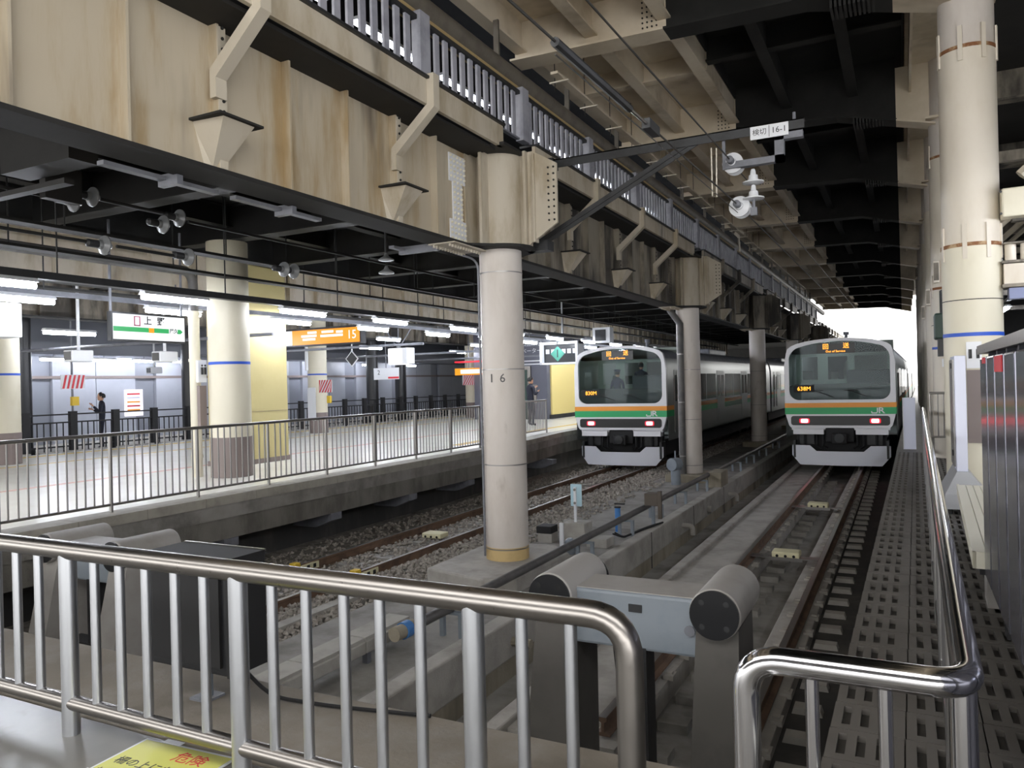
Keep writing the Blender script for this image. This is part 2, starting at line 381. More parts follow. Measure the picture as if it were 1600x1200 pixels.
# ------------------------------------------------------------------ left low ceiling (underside of the upper deck)
cl = struct('ceiling_left', 'soot black underside of the upper deck with cross beams')
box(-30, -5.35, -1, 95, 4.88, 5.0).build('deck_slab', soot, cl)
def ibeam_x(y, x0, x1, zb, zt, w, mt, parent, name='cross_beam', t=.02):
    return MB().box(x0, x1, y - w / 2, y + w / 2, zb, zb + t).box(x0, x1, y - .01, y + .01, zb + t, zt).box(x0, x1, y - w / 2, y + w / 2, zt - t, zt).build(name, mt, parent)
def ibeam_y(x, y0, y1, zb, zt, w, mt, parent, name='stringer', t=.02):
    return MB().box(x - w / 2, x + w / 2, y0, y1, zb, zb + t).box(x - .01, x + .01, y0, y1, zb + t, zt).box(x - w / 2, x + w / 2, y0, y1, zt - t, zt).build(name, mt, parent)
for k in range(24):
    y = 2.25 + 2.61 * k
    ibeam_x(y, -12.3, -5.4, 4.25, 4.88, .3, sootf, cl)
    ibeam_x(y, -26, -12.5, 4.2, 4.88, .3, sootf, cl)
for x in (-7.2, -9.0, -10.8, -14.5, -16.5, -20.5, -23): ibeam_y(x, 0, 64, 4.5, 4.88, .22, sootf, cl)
# second cream plate girder far left
def girder(name, label, x, y0, y1, mt, side=1, zb=3.45, zt=4.85, step=.87):
    g = thing(name, label, 'girder', (x, y0, zb))
    box(x - .012, x + .012, y0, y1, zb + .02, zt).build('web', mt, g)
    box(x - .2, x + .2, y0, y1, zb - .03, zb + .005).build('bottom_flange', sootf, g)
    box(x - .16, x + .16, y0, y1, zt, zt + .03).build('top_flange', mt, g)
    if zt < 4.5: box(x - .05, x + .05, y0, y1, zt + .03, 4.9).build('upper_web', soot, g)
    n = int((y1 - y0) / step)
    for k in range(n):
        yy = y0 + (k + .5) * (y1 - y0) / n
        put('stiffener', stiff_me(zb, zt, side, mt), g, (x, yy, 0))
    return g
STF = {}
def stiff_me(zb, zt, side, mt):
    key = (zb, zt, side, mt.name)
    if key not in STF: STF[key] = box(0.012 * side, .11 * side, -.012, .012, zb, zt).mesh('stiffener', mt)
    return STF[key]
girder('plate_girder', 'distant cream plate girder above the platform signs, left part', -12.4, 2.0, 23.5, cream, zt=4.22)
girder('plate_girder', 'distant cream plate girder above the left train roof', -12.4, 23.6, 62, cream, zt=4.22)
girder('plate_girder', 'farthest cream plate girder above the far platform pillars', -18.4, 2.0, 60, creams)
# ------------------------------------------------------------------ high roof over the right track
ce = struct('ceiling', 'coffered steel roof, cream at the sides and soot black above the track')
BEAMS = [11.0 + 5.2 * k for k in range(-2, 11)]
Y0, Y1 = -1.5, BEAMS[-1] + .4
box(-5.5, -2.95, Y0, Y1, 7.28, 7.36).build('deck_panel', creamc, ce)
box(-2.95, .12, Y0, Y1, 7.5, 7.58).build('deck_panel', soot, ce)
box(.12, 1.2, Y0, Y1, 7.3, 7.38).build('deck_panel', creamc, ce)
box(1.2, 14, Y0, Y1, 6.9, 7.0).build('deck_panel', sootf, ce)
box(-30, -5.5, -1.5, Y1, 8.9, 9.0).build('deck_panel', sootf, ce)
box(-5.5, -5.45, -1.5, Y1, 7.28, 9.0).build('deck_panel', creamc, ce)
for xx_, z0_, z1_ in ((-2.95, 7.28, 7.58), (.12, 7.3, 7.58), (1.2, 6.9, 7.4)): box(xx_ - .02, xx_ + .02, Y0, Y1, z0_, z1_).build('deck_step', sootf, ce)
box(-16.2, -16.0, -1.5, 80, 5.0, 9.0).build('upper_wall', sootf, ce); box(-16, -5.5, Y1, 78, 8.9, 9.0).build('deck_panel', sootf, ce)
def zb(x): return 6.65 + (x + 5.4) * (-.1 / 4.35) if x < -1.05 else 6.55 + (x + 1.05) * (-.38 / 1.5)
def beam(y, x0, x1, mt, zt=7.5, fw=.42):
    xs = [x0] + [x for x in (-1.05,) if x0 < x < x1] + [x1]
    poly = [(x, zb(x)) for x in xs] + [(x1, zt), (x0, zt)]
    b = MB().prism(poly, 'y', y - .02, y + .02)
    fl2 = [(x, zb(x) - .03) for x in xs] + [(x, zb(x)) for x in reversed(xs)]
    b.prism(fl2, 'y', y - fw / 2, y + fw / 2)
    return b.build('cross_beam', mt, ce)
rivet_me = MB().cyl((0, 0, 0), (0, -.02, 0), .018, 6, .01).mesh('rivet', sootf)
for k, y in enumerate(BEAMS):
    beam(y, -5.4, -2.95, creamc, 7.3); beam(y, -2.95, -.02, soot); beam(y, -.02, .62, creamc, 7.3)
    b = beam(y, .95, 12, sootf, 6.95) if False else None
    MB().box(.9, 12, y - .15, y + .15, 6.35, 6.38).box(.9, 12, y - .015, y + .015, 6.38, 6.95).build('cross_beam', creams, ce)
    if k < 8:
        rv = MB()
        for i in range(7):
            for j in range(4): rv.cyl((-3.3 + j * .07, y - .02, 6.72 + i * .075), (-3.3 + j * .07, y - .032, 6.72 + i * .075), .014, 6)
        rv.build('rivet_rows', sootf, ce)
    if k > 0:
        rb = MB()
        for i in range(14): rb.box(-.75 + i * .055, -.72 + i * .055, y - .2, y + .2, zb(-.4) - .065 - .001 * i, zb(-.75 + i * .055) - .03)
        rb.build('bolt_strip', sootf, ce)
    ym = y - 2.6
    MB().box(-5.4, -2.95, ym - .1, ym + .1, 6.93, 6.96).box(-5.4, -2.95, ym - .012, ym + .012, 6.96, 7.3).build('secondary_beam', creamc, ce)
    MB().box(-2.95, .1, ym - .1, ym + .1, 7.08, 7.11).box(-2.95, .1, ym - .012, ym + .012, 7.11, 7.5).build('secondary_beam', soot, ce)
for k in range(len(BEAMS) - 1):
    ya, yb = BEAMS[k] + .02, BEAMS[k + 1] - .02
    for x in (-5.28, -4.1, -2.98):
        MB().box(x - .1, x + .1, ya, yb, 6.78, 6.81).box(x - .012, x + .012, ya, yb, 6.81, 7.3).build('stringer', creamc, ce)
    for x in (-1.95, -.75): MB().box(x - .09, x + .09, ya, yb, 6.9, 6.93).box(x - .012, x + .012, ya, yb, 6.93, 7.5).build('stringer', soot, ce)
    MB().box(.2, .24, ya, yb, 6.8, 7.35).build('stringer', creamc, ce)
# diagonal braces over the right platform
for y in BEAMS[1:6]:
    for dx in (0, 2.4):
        MB().tube([(1.3 + dx, y, 3.9 + dx * .5), (3.8 + dx, y, 6.2)], .07, 6).build('brace', cream, ce)
    MB().box(1.2, 8, y - .06, y + .06, 3.35, 3.47).build('tie_beam', creams, ce)
    MB().box(1.2, 8, y + 2.2, y + 2.3, 4.6, 4.75).build('tie_beam', creams, ce)
wr = struct('wall_right', 'dim back wall beyond the right platform')
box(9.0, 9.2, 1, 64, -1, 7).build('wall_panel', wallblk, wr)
box(2.2, 9, 40, 40.2, 0, 3.0).build('wall_panel', pillc, wr)
box(1.6, 9, 44, 44.2, 0, 7).build('wall_panel', sootf, wr)
# ================================================================== MAIN GIRDER, PILLARS, UPPER RAILING
GX = -5.28
PY = [9.64, 20.2, 31.0, 41.6, 52.2]
PX = -5.05
spans = [(0.6, PY[0] - .5)] + [(PY[i] + .5, PY[i + 1] - .5) for i in range(4)] + [(PY[4] + .5, 78)]
ords = ['nearest span of', 'second span of', 'third span of', 'fourth span of', 'fifth span of', 'farthest span of']
gus_me = MB()
gus_me.add([(0, -.2, 3.82), (.34, -.17, 3.82), (.34, .17, 3.82), (0, .2, 3.82), (0, -.09, 3.46), (.07, -.05, 3.46), (.07, .05, 3.46), (0, .09, 3.46)],
           [(0, 1, 2, 3), (4, 7, 6, 5), (0, 4, 5, 1), (1, 5, 6, 2), (2, 6, 7, 3), (3, 7, 4, 0)])
gus_n = gus_me.mesh('gusset', cream)
shelf_me = box(-.02, .38, -.24, .24, 3.82, 3.84).mesh('gusset_shelf', sootf)
out = MB()
def bracket_mesh(mt):
    b = MB(); w = .06
    path = [(.1, 4.05), (.1, 4.3), (.6, 4.72), (.6, 5.06), (.7, 5.06), (.7, 4.68), (.17, 4.22), (.17, 4.05)]
    b.prism(path, 'y', -w, w); return b.mesh('outrigger', mt)
out_me = {m.name: bracket_mesh(m) for m in (cream, creams)}
bolt_me = MB()
for i in range(9): bolt_me.cyl((.12, .035, 3.95 + i * .09), (.135, .035, 3.95 + i * .09), .014, 6)
bolt_m = bolt_me.mesh('bolt_row', sootf)
strap_me = MB().box(.11, .122, -.012, .075, 3.46, 4.68).mesh('stiffener_angle', cream)
strap_ms = MB().box(.11, .122, -.012, .075, 3.46, 4.68).mesh('stiffener_angle', creams)
POSTS = [4.75 + 2.6 * k for k in range(-1, 25)]
for i, (a, b) in enumerate(spans):
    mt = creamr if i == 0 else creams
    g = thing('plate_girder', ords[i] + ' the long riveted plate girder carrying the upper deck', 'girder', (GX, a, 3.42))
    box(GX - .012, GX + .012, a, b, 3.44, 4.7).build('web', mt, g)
    box(GX - .21, GX + .17, a, b, 3.4, 3.44).build('bottom_flange', sootf, g)  # near-black flange: shadow on the girder underside put into its colour
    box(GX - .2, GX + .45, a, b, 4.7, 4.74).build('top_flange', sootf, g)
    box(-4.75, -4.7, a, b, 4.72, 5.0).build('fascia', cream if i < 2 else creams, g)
    box(-4.95, -4.66, a, b, 5.0, 5.03).build('fascia_cap', dark, g)
    ys = [y for y in POSTS if a + .3 < y < b - .3]
    allst = []
    y = POSTS[0]
    while y < b - .2:
        if y > a + .25: allst.append(y)
        y += 2.6 / 3
    for y in allst:
        main = min(abs(y - q) for q in POSTS) < .05
        put('stiffener', stiff_me(3.44, 4.7, 1, mt), g, (GX, y, 0))
        if main:
            put('stiffener_angle', strap_me if i < 1 else strap_ms, g, (GX, y, 0))
            if i < 3: put('bolt_row', bolt_m, g, (GX, y, 0))
            put('gusset', gus_n, g, (GX, y, 0)); put('gusset_shelf', shelf_me, g, (GX, y, 0))
            put('outrigger', out_me['cream_steel' if i < 2 else 'cream_sooted'], g, (GX - .03, y, 0))
    # splice plate with rivets at the far end of the span
    if i < 4:
        yc = b - .3
        sp = MB().box(GX + .012, GX + .03, yc - .2, yc + .2, 4.25, 4.62).box(GX + .012, GX + .03, yc - .12, yc + .12, 3.75, 4.25).box(GX + .012, GX + .03, yc - .2, yc + .2, 3.46, 3.75).build('splice_plate', lightp if i < 1 else creams, g)
        rv = MB()
        for z in [3.5 + .068 * q for q in range(17)]:
            hw = .17 if (z > 4.26 or z < 3.73) else .09
            n = 5 if hw > .1 else 3
            for q in range(n):
                yy = yc - hw + 2 * hw * q / (n - 1); rv.cyl((GX + .03, yy, z), (GX + .055, yy, z), .02, 6, .01)
        tag(rv.build('rivets', pillc if i < 1 else creams, sp), None, None, None, 'stuff')
        fb = MB()
        for q in range(12):
            for xx in (-.14, .1): fb.cyl((GX + xx, yc - .35 + q * .07, 3.40), (GX + xx, yc - .35 + q * .07, 3.35), .016, 6)
        fb.box(GX - .2, GX + .2, yc - .4, yc + .45, 3.385, 3.4)
        fb.build('flange_splice', cream, g)
# pillars
plab = ['nearest round girder pillar, painted with the number 16', 'second round girder pillar, with a grey drain pipe strapped to it', 'third round girder pillar, standing beside the left train',
        'fourth round girder pillar behind the left train', 'fifth round girder pillar far behind the left train']
for i, y in enumerate(PY):
    p = thing('girder_pillar', plab[i], 'pillar', (PX, y, -1.1))
    MB().cyl((PX, y, -.92), (PX, y, 3.44), .3, 40).build('shaft', pill, p, True)
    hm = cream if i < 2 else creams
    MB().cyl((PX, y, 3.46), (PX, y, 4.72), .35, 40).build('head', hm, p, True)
    MB().cyl((PX, y, 3.42), (PX, y, 3.46), .5, 32).prism([(PX - .3, y - .9), (PX + .05, y - .6), (PX + .45, y - .25), (PX + .5, y), (PX + .45, y + .25), (PX + .05, y + .6), (PX - .3, y + .9)], 'z', 3.425, 3.455).build('head_plate', sootf, p)
    MB().box(PX - .5, PX + .42, y - .62, y + .62, 4.72, 4.76).build('head_cap', sootf, p)
    wing = [(PX + .3, 4.76), (PX + .55, 4.76), (PX + .9, 4.55), (PX + .9, 3.74), (PX + .45, 3.46), (PX + .3, 3.46)]
    MB().prism(wing, 'y', y - .02, y + .02).build('head_wing', hm, p)
    MB().box(PX + .43, PX + .47, y - .1, y + .1, 3.46, 4.76).box(PX + .55, PX + .58, y - .06, y + .06, 3.5, 4.72).build('head_rib', hm, p)
    wb = MB()
    for q in range(9):
        for xx in (.78, .86): wb.cyl((PX + xx, y - .02, 3.78 + q * .09), (PX + xx, y - .034, 3.78 + q * .09), .014, 6)
    wb.build('wing_bolts', sootf, p)
    MB().box(PX - .02, PX + .02, y - .55, y - .33, 3.46, 4.72).box(PX - .02, PX + .02, y + .33, y + .55, 3.46, 4.72).box(PX - .3, PX - .2, y - .6, y + .6, 3.46, 4.72).build('head_web', hm, p)
    for z in ((-.75, .42, 1.75, 3.1) if i == 0 else (-.7, .5, 1.8)):
        MB().cyl((PX, y, z), (PX, y, z + .016), .304, 40).build('strap', steeld, p, True)
    o = [(PX - .75, y - .95), (PX + .25, y - 1.2), (PX + .62, y - .95), (PX + .72, y + .55), (PX + .3, y + 1.0), (PX - .75, y + .95)]
    if i == 0: MB().prism(o, 'z', -1.15, -.9).build('plinth', concrete, p, bevel=.03)
    else: MB().prism([(PX - .55, y - .6), (PX + .55, y - .6), (PX + .55, y + .6), (PX - .55, y + .6)], 'z', -1.15, -.9).build('plinth', concw, p, bevel=.03)
    if i == 0:
        MB().cyl((PX, y, -.92), (PX, y, -.72), .303, 40).build('yellowed_foot', mat('foot_stain', rgb(206, 180, 128), .6, 0, rgb(186, 160, 112), 3), p, True)
        # number painted on the camera side
        for ch, off in (('1', -.07), ('6', .09)):
            d = Vector((.47, -.88, 0)).normalized(); t = Vector((d.y * -1, d.x, 0)); t = Vector((.88, .47, 0)).normalized()
            ang = math.atan2(d.x, -d.y)
            c = Vector((PX, y, 1.63)) + (d * math.cos(off / .3 - .35) + t * math.sin(off / .3 - .35)) * .302
            rz = ang + (off / .3 - .35)
            txt('number', ch, .17, blk, c, (R90, 0, rz), p, .003)
        MB().tube(bend([(PX - .45, y - .5, 3.38), (PX - .22, y - .26, 3.3), (PX - .235, y - .235, -.85)], .15), .016, 8).build('conduit', greyp, p, True)
    if i == 1:
        MB().tube([(PX - .12, y - .36, -.9), (PX - .12, y - .36, 2.5), (PX - .12, y - .3, 3.0), (PX - .4, y - .3, 3.4)], .085, 16).build('drain_pipe', pipe_m, p, True)
        for z in (-.45, .95, 2.2): MB().cyl((PX - .12, y - .36, z), (PX - .12, y - .36, z + .03), .092, 16).build('pipe_clip', steeld, p, True)
# upper deck railing
bal_me = MB().box(-.015, .015, -.047, .047, 5.04, 5.7).mesh('baluster', balg)
post_me = MB().box(-.06, .06, -.1, .1, 5.02, 5.78).mesh('post', balg)
for i, (a, b) in enumerate(spans[:5]):
    a2, b2 = (a, PY[0] + .3) if i == 0 else (PY[i - 1] + .3, PY[i] + .3)
    r = thing('deck_railing', ['grey flat bar railing on the upper deck, nearest length', 'grey flat bar railing on the upper deck past the arm', 'grey upper deck railing, third length along the girder', 'grey upper deck railing, fourth length along the girder', 'grey upper deck railing, farthest length along the girder'][i], 'railing', (-4.82, a2, 5.03))
    box(-4.87, -4.78, a2, b2, 5.68, 5.73).build('top_rail', dark, r)
    box(-4.86, -4.8, a2, b2, 5.035, 5.06).build('bottom_rail', greyp, r)
    for y in POSTS:
        if a2 < y < b2: put('post', post_me, r, (-4.8, y, 0))
    n = int((b2 - a2) / .2); far = MB()
    for k in range(n):
        y = a2 + (k + .5) * .2
        if min(abs(y - q) for q in POSTS) < .14: continue
        if i < 3: put('baluster', bal_me, r, (-4.82, y, 0))
        else: far.box(-4.83, -4.81, y - .05, y + .05, 5.04, 5.7)
    if i >= 3: tag(far.build('baluster_row', greyp, r), 'thin far balusters', None, None, 'stuff')
# strip and duct above the railing
d = thing('cable_strip', 'tan cable strip with joints running along above the deck railing', 'cable tray', (-4.95, 1, 5.75))
for k in range(30):
    y = 1 + k * 1.3
    box(-5.0, -4.88, y, y + 1.29, 5.76, 5.86).build('tray_section', tan, d)
d = thing('overhead_duct', 'grey round duct running above the tan cable strip', 'duct', (-5.12, 1, 6.1))
MB().tube([(-5.12, 1, 6.12), (-5.12, 60, 6.12)], .15, 16).build('duct_pipe', ductm, d, True)
for k in range(20):
    y = 2 + k * 2.6
    box(-5.16, -5.08, y, y + .04, 6.2, 6.8).build('hanger', ductm, d)
# conduit tray with hangers between railing and roof
d = thing('cable_rack', 'cream cable rack on thin hanger rods under the roof edge', 'cable tray', (-4.75, 10, 6.3))
MB().box(-4.8, -4.68, 11, 45, 6.36, 6.4).build('tray', creamc, d)
for k in range(16):
    y = 11.3 + k * 1.3
    MB().cyl((-4.86, y, 6.2), (-4.86, y, 7.25), .008, 5).build('rod', wire, d)
    box(-4.95, -4.62, y - .015, y + .015, 6.34, 6.36).build('crossbar', pillw, d)
# upper level strip lamps
for k in range(14):
    y = 5.5 + k * 3.0
    l = thing('strip_lamp', ORD[k] + ' strip lamp from the left seen through the upper deck railing', 'lamp', (-9, y, 8.45), 'strip lamps above the upper deck')
    MB().cyl((-9, y, 8.38), (-9, y + 2.2, 8.38), .035, 8).build('tube', strip_e, l)
    box(-9.1, -8.9, y, y + 2.2, 8.42, 8.48).build('housing', lightp, l)
    box(-9.02, -8.98, y + 1.0, y + 1.04, 8.48, 8.9).build('hanger', greyp, l)
# unlit lamps under the girder
for (x, y, z, w) in ((-5.62, 3.95, 3.4, 1.15), (-5.62, 5.3, 3.4, 1.2), (-6.0, 8.35, 3.42, .5)):
    l = thing('lamp_trough', 'unlit white lamp trough tucked under the near girder flange' if y < 5 else ('second unlit lamp trough further along under the near girder flange' if y < 6 else 'short grey lamp trough beneath the girder left of pillar 16'), 'lamp', (x, y, z))
    box(x - .04, x + .04, y, y + w, z - .035, z).build('housing', greyp, l)
    box(x - .06, -5.44, y + w * .5, y + w * .5 + .06, z - .08, z + .02).build('clip', greyp, l)
# ------------------------------------------------------------------ catenary arm on pillar 16
AY = 9.95
a = thing('catenary_arm', 'dark steel catenary arm reaching out from pillar 16 over the track', 'catenary arm', (-4.4, AY, 4.6))
MB().box(-4.4, -1.0, AY - .06, AY - .045, 4.56, 4.68).box(-4.4, -1.0, AY - .06, AY + .06, 4.665, 4.68).build('boom', dark, a)
A0, A1 = Vector((-4.62, AY, 3.5)), Vector((-2.35, AY, 4.6))
M = Matrix.Rotation(-math.atan2(A1.z - A0.z, A1.x - A0.x), 3, 'Y')
MB().cbox((A0 + A1) / 2 + Vector((0, -.03, 0)), ((A1 - A0).length + .1, .015, .12), M).cbox((A0 + A1) / 2, ((A1 - A0).length + .1, .11, .015), M).build('brace', dark, a)
MB().box(-4.75, -4.4, AY - .12, AY + .1, 3.42, 3.56).build('foot_bracket', dark, a)
MB().box(-4.6, -4.3, AY - .1, AY + .1, 4.56, 4.7).build('root_bracket', dark, a)
MB().box(-1.35, -1.02, AY - .05, AY + .05, 4.46, 4.54).box(-1.35, -1.24, AY - .05, AY + .05, 4.2, 4.5).box(-1.95, -1.24, AY - .05, AY + .05, 4.2, 4.28).box(-1.99, -1.95, AY - .01, AY + .01, 4.2, 4.58).build('drop_frame', greyp, a)
n_ = box(-1.63, -1.18, AY - .075, AY - .062, 4.5, 4.66).build('number_plate', lightp, a)
tag(n_, 'white plate reading 16-1')
txt('number_text', '16-1', .1, blk, (-1.29, AY - .076, 4.58), FACE_CAM, n_, .001)
txt('number_text', '検切', .085, blk, (-1.52, AY - .076, 4.58), FACE_CAM, n_, .001)
box(-1.408, -1.402, AY - .078, AY - .074, 4.51, 4.65).build('divider', blk, n_)
MB().cyl((-1.12, AY, 4.68), (-1.12, AY, 4.78), .02, 6).build('end_bolt', greyp, a)
def disc_prof(r): return [(.02, -.07), (.05, -.06), (.055, -.02), (r * .8, 0), (r, .015), (r, .03), (r * .85, .04), (.05, .06), (.03, .1)]
for (x, z, lab) in ((-1.87, 4.28, 'upper white disc insulator on the strain wire below the arm'), (-1.8, 3.72, 'lower white disc insulator on the contact wire below the arm')):
    t = thing('disc_insulator', lab, 'insulator', (x, AY, z))
    MB().lathe(disc_prof(.13), (x, AY, z), 'y', 24).build('shed', whitei, t, True)
    MB().lathe([(.02, -.2), (.045, -.18), (.045, -.08), (.02, -.07)], (x, AY, z), 'y', 12).build('cap', greyp, t, True)
    MB().lathe(disc_prof(.125), (x, AY + .16, z), 'y', 24).build('shed', whitei, t, True)
t = thing('hanging_insulator', 'two stacked white bell insulators hanging from the arm frame', 'insulator', (-1.62, AY, 4.2))
for dz in (0, -.2):
    MB().lathe([(.02, 4.16 + dz), (.03, 4.14 + dz), (.035, 4.09 + dz), (.055, 4.08 + dz), (.06, 4.02 + dz), (.13, 4.0 + dz), (.13, 3.985 + dz), (.03, 3.975 + dz)], (-1.62, AY, 0), 'z', 20).build('bell', whitei, t, True)
MB().cyl((-1.62, AY, 3.6), (-1.62, AY, 3.8), .02, 6).box(-1.66, -1.58, AY - .03, AY + .03, 3.58, 3.68).build('clamp', greyp, t)
t = thing('wire_hanger', 'thin pale wire loop hanging from the strain wire', 'wire', (-2.1, AY, 4.5))
MB().tube([(-2.0, AY - .6, 4.33), (-2.0, AY - .6, 3.75), (-1.96, AY - .55, 3.74), (-1.95, AY - .55, 4.33)], .008, 6).build('loop', pillw, t)
def wirething(lab, pts, r, name='overhead_wire'):
    t = tag(MB().tube(pts, r, 6).build(name, wire if r < .015 else soot), lab, 'wire'); return t
wirething('strain wire from the upper right ending at the upper disc insulator', [(-1.87, -1, 3.9), (-1.87, 4.6, 4.15), (-1.87, AY - .1, 4.28)], .009)
t = thing('contact_wire', 'thick contact wire with a turnbuckle ending at the lower disc insulator', 'wire', (-1.8, 4, 3.6))
MB().tube([(-1.8, -1, 3.45), (-1.8, AY - .1, 3.72)], .009, 6).build('wire_run', wire, t)
MB().tube([(-1.8, 4.2, 3.575), (-1.8, 5.6, 3.608)], .03, 8).build('sleeve', dark, t)
MB().tube([(-1.8, 5.6, 3.608), (-1.8, 6.0, 3.617)], .015, 8).build('turnbuckle_rod', steel, t)
MB().cbox((-1.8, 6.15, 3.62), (.07, .28, .08)).build('turnbuckle', dark, t)
MB().tube([(-1.8, 4.2, 3.5), (-1.8, AY - .1, 3.62)], .005, 5).build('safety_wire', wire, t)
wirething('contact wire continuing from the lower insulator to the far opening', [(-1.8, AY + .2, 3.72), (-1.7, 60, 3.9)], .009)
wirething('messenger wire continuing from the upper insulator to the far opening', [(-1.87, AY + .2, 4.28), (-1.75, 60, 4.6)], .009)
# small diamond marker on top of the railing
t = thing('marker_post', 'small white diamond marker on a post above the far railing', 'marker', (-4.9, 27, 5.7))
MB().cyl((-4.9, 27, 5.7), (-4.9, 27, 6.35), .03, 6).build('stem', pillw, t)
MB().cbox((-4.9, 26.95, 6.5), (.26, .02, .26), Matrix.Rotation(math.pi / 4, 3, 'Y')).build('plate', pillw, t)
# ------------------------------------------------------------------ catenary gear under the left deck
def y_ins(x, y, z, lab):
    t = thing('disc_insulator', lab, 'insulator', (x, y, z))
    MB().lathe(disc_prof(.11), (x, y, z), 'y', 18).build('shed', insg, t, True)
    MB().lathe([(.02, -.2), (.045, -.18), (.045, -.06), (.02, -.05)], (x, y, z), 'y', 10).build('cap', dark, t, True)
for x, y, z, lab in ((-8, 5.28, 3.65, 'leftmost grey disc insulator under the left deck'), (-8, 5.5, 3.75, 'disc insulator just right of the leftmost one under the left deck'),
                     (-8, 6.41, 3.6, 'lower of the paired disc insulators above the station sign'), (-8, 6.65, 3.72, 'upper of the paired disc insulators above the station sign'),
                     (-8, 5.63, 3.23, 'lone disc insulator just above the grey pipe'), (-8, 6.77, 3.25, 'disc insulator near the elbow of the grey pipe'),
                     (-8, 8.45, 3.3, 'left disc of the pair above the cream column'), (-8, 8.65, 3.3, 'right disc of the pair above the cream column')):
    y_ins(x, y, z, lab)
for z, y0, y1, lab in ((3.65, 2, 5.2, 'short dark wire at the upper left under the deck'), (3.74, 5.6, 6.5, 'dark strain wire between the paired insulators under the left deck'), (3.24, 2, 5.6, 'lower dark strain wire at far left under the deck'),
                       (3.24, 5.8, 6.7, 'lower dark strain wire between two disc insulators'), (3.7, 6.8, 40, 'upper dark catenary wire running over the left track'), (3.3, 8.3, 40, 'lower dark catenary wire running over the left track')):
    wirething(lab, [(-8, y0, z), (-8, y1, z)], .02)
t = thing('support_frame', 'grey steel support frame hanging under the deck at far left', 'frame', (-7.6, 4.7, 3.8))
MB().box(-8.1, -7.0, 4.6, 4.9, 3.8, 4.25).box(-8.2, -7.0, 4.55, 4.65, 3.55, 3.6).box(-7.95, -7.85, 4.9, 5.3, 3.6, 3.95).build('frame_bar', sootf, t)
t = thing('hanging_insulator', 'small stacked bell insulators hanging beneath the deck left of pillar 16', 'insulator', (-7.0, 9.6, 3.6))
for dz in (0, -.2): MB().lathe([(.02, 3.6 + dz), (.04, 3.55 + dz), (.12, 3.5 + dz), (.12, 3.485 + dz), (.03, 3.47 + dz)], (-7.0, 9.6, 0), 'z', 16).build('bell', insg, t, True)
MB().cyl((-7, 9.6, 3.6), (-7, 9.6, 4.9), .02, 6).build('rod', dark, t)
# ================================================================== TRAINS
def arc_top(hw, z_sh, z_top, n=14):
    pts = []
    for k in range(n + 1):
        t = math.pi * k / n; x = hw * math.cos(t)
        pts.append((x, z_sh + (z_top - z_sh) * math.sin(t) ** .62))
    return pts
def rrect(x0, x1, z0, z1, r, n=5, top_arc=0.0):
    out = []
    for cx, cz, a0 in ((x1 - r, z0 + r, -90), (x1 - r, z1 - r, 0), (x0 + r, z1 - r, 90), (x0 + r, z0 + r, 180)):
        for k in range(n + 1):
            a = math.radians(a0 + 90 * k / n); out.append((cx + r * math.cos(a), cz + r * math.sin(a)))
    if top_arc:
        o2 = []
        xc, hw = (x0 + x1) / 2, (x1 - x0) / 2
        zm = (z0 + z1) / 2
        top = [p for p in out if p[1] > zm]; bot = [p for p in out if p[1] <= zm]
        for i, p in enumerate(out):
            if p[1] > zm: o2.append((p[0], p[1] - top_arc * ((p[0] - xc) / hw) ** 2))
            else: o2.append(p)
            nx = out[(i + 1) % len(out)]
            if p[1] > zm and nx[1] > zm and abs(p[0] - nx[0]) > .5:
                for k in range(1, 10):
                    t = k / 10; q = (p[0] + (nx[0] - p[0]) * t, p[1] + (nx[1] - p[1]) * t)
                    o2.append((q[0], q[1] - top_arc * ((q[0] - xc) / hw) ** 2))
        out = o2
    return out
def ring_prism(mb, outer, inner, y0, y1):
    # outer and inner are polygons (x,z); bridge by angle
    import math as _m
    def srt(P):
        cx = sum(p[0] for p in inner) / len(inner); cz = sum(p[1] for p in inner) / len(inner)
        return cx, cz
    cx, cz = srt(inner)
    N = 72
    def cast(P, a):
        dx, dz = _m.cos(a), _m.sin(a); best = None
        for i in range(len(P)):
            x1, z1 = P[i]; x2, z2 = P[(i + 1) % len(P)]
            ex, ez = x2 - x1, z2 - z1; den = dx * ez - dz * ex
            if abs(den) < 1e-9: continue
            t = ((x1 - cx) * ez - (z1 - cz) * ex) / den; s = ((x1 - cx) * dz - (z1 - cz) * dx) / den
            if t > 0 and -1e-6 <= s <= 1 + 1e-6 and (best is None or t > best): best = t
        return (cx + dx * best, cz + dz * best)
    ang = sorted([_m.atan2(p[1] - cz, p[0] - cx) for p in outer] + [_m.atan2(p[1] - cz, p[0] - cx) for p in inner])
    A = []
    for q in ang:
        if not A or q - A[-1] > 1e-3: A.append(q)
    o = [cast(outer, q) for q in A]; n_ = [cast(inner, q) for q in A]; k = len(A)
    vs = [(p[0], y0, p[1]) for p in o] + [(p[0], y0, p[1]) for p in n_] + [(p[0], y1, p[1]) for p in o] + [(p[0], y1, p[1]) for p in n_]
    fs = []
    for i in range(k):
        j = (i + 1) % k
        fs += [(i, j, k + j, k + i), (2 * k + i, 3 * k + i, 3 * k + j, 2 * k + j), (i, 2 * k + i, 2 * k + j, j), (k + i, k + j, 3 * k + j, 3 * k + i)]
    mb.add(vs, fs)
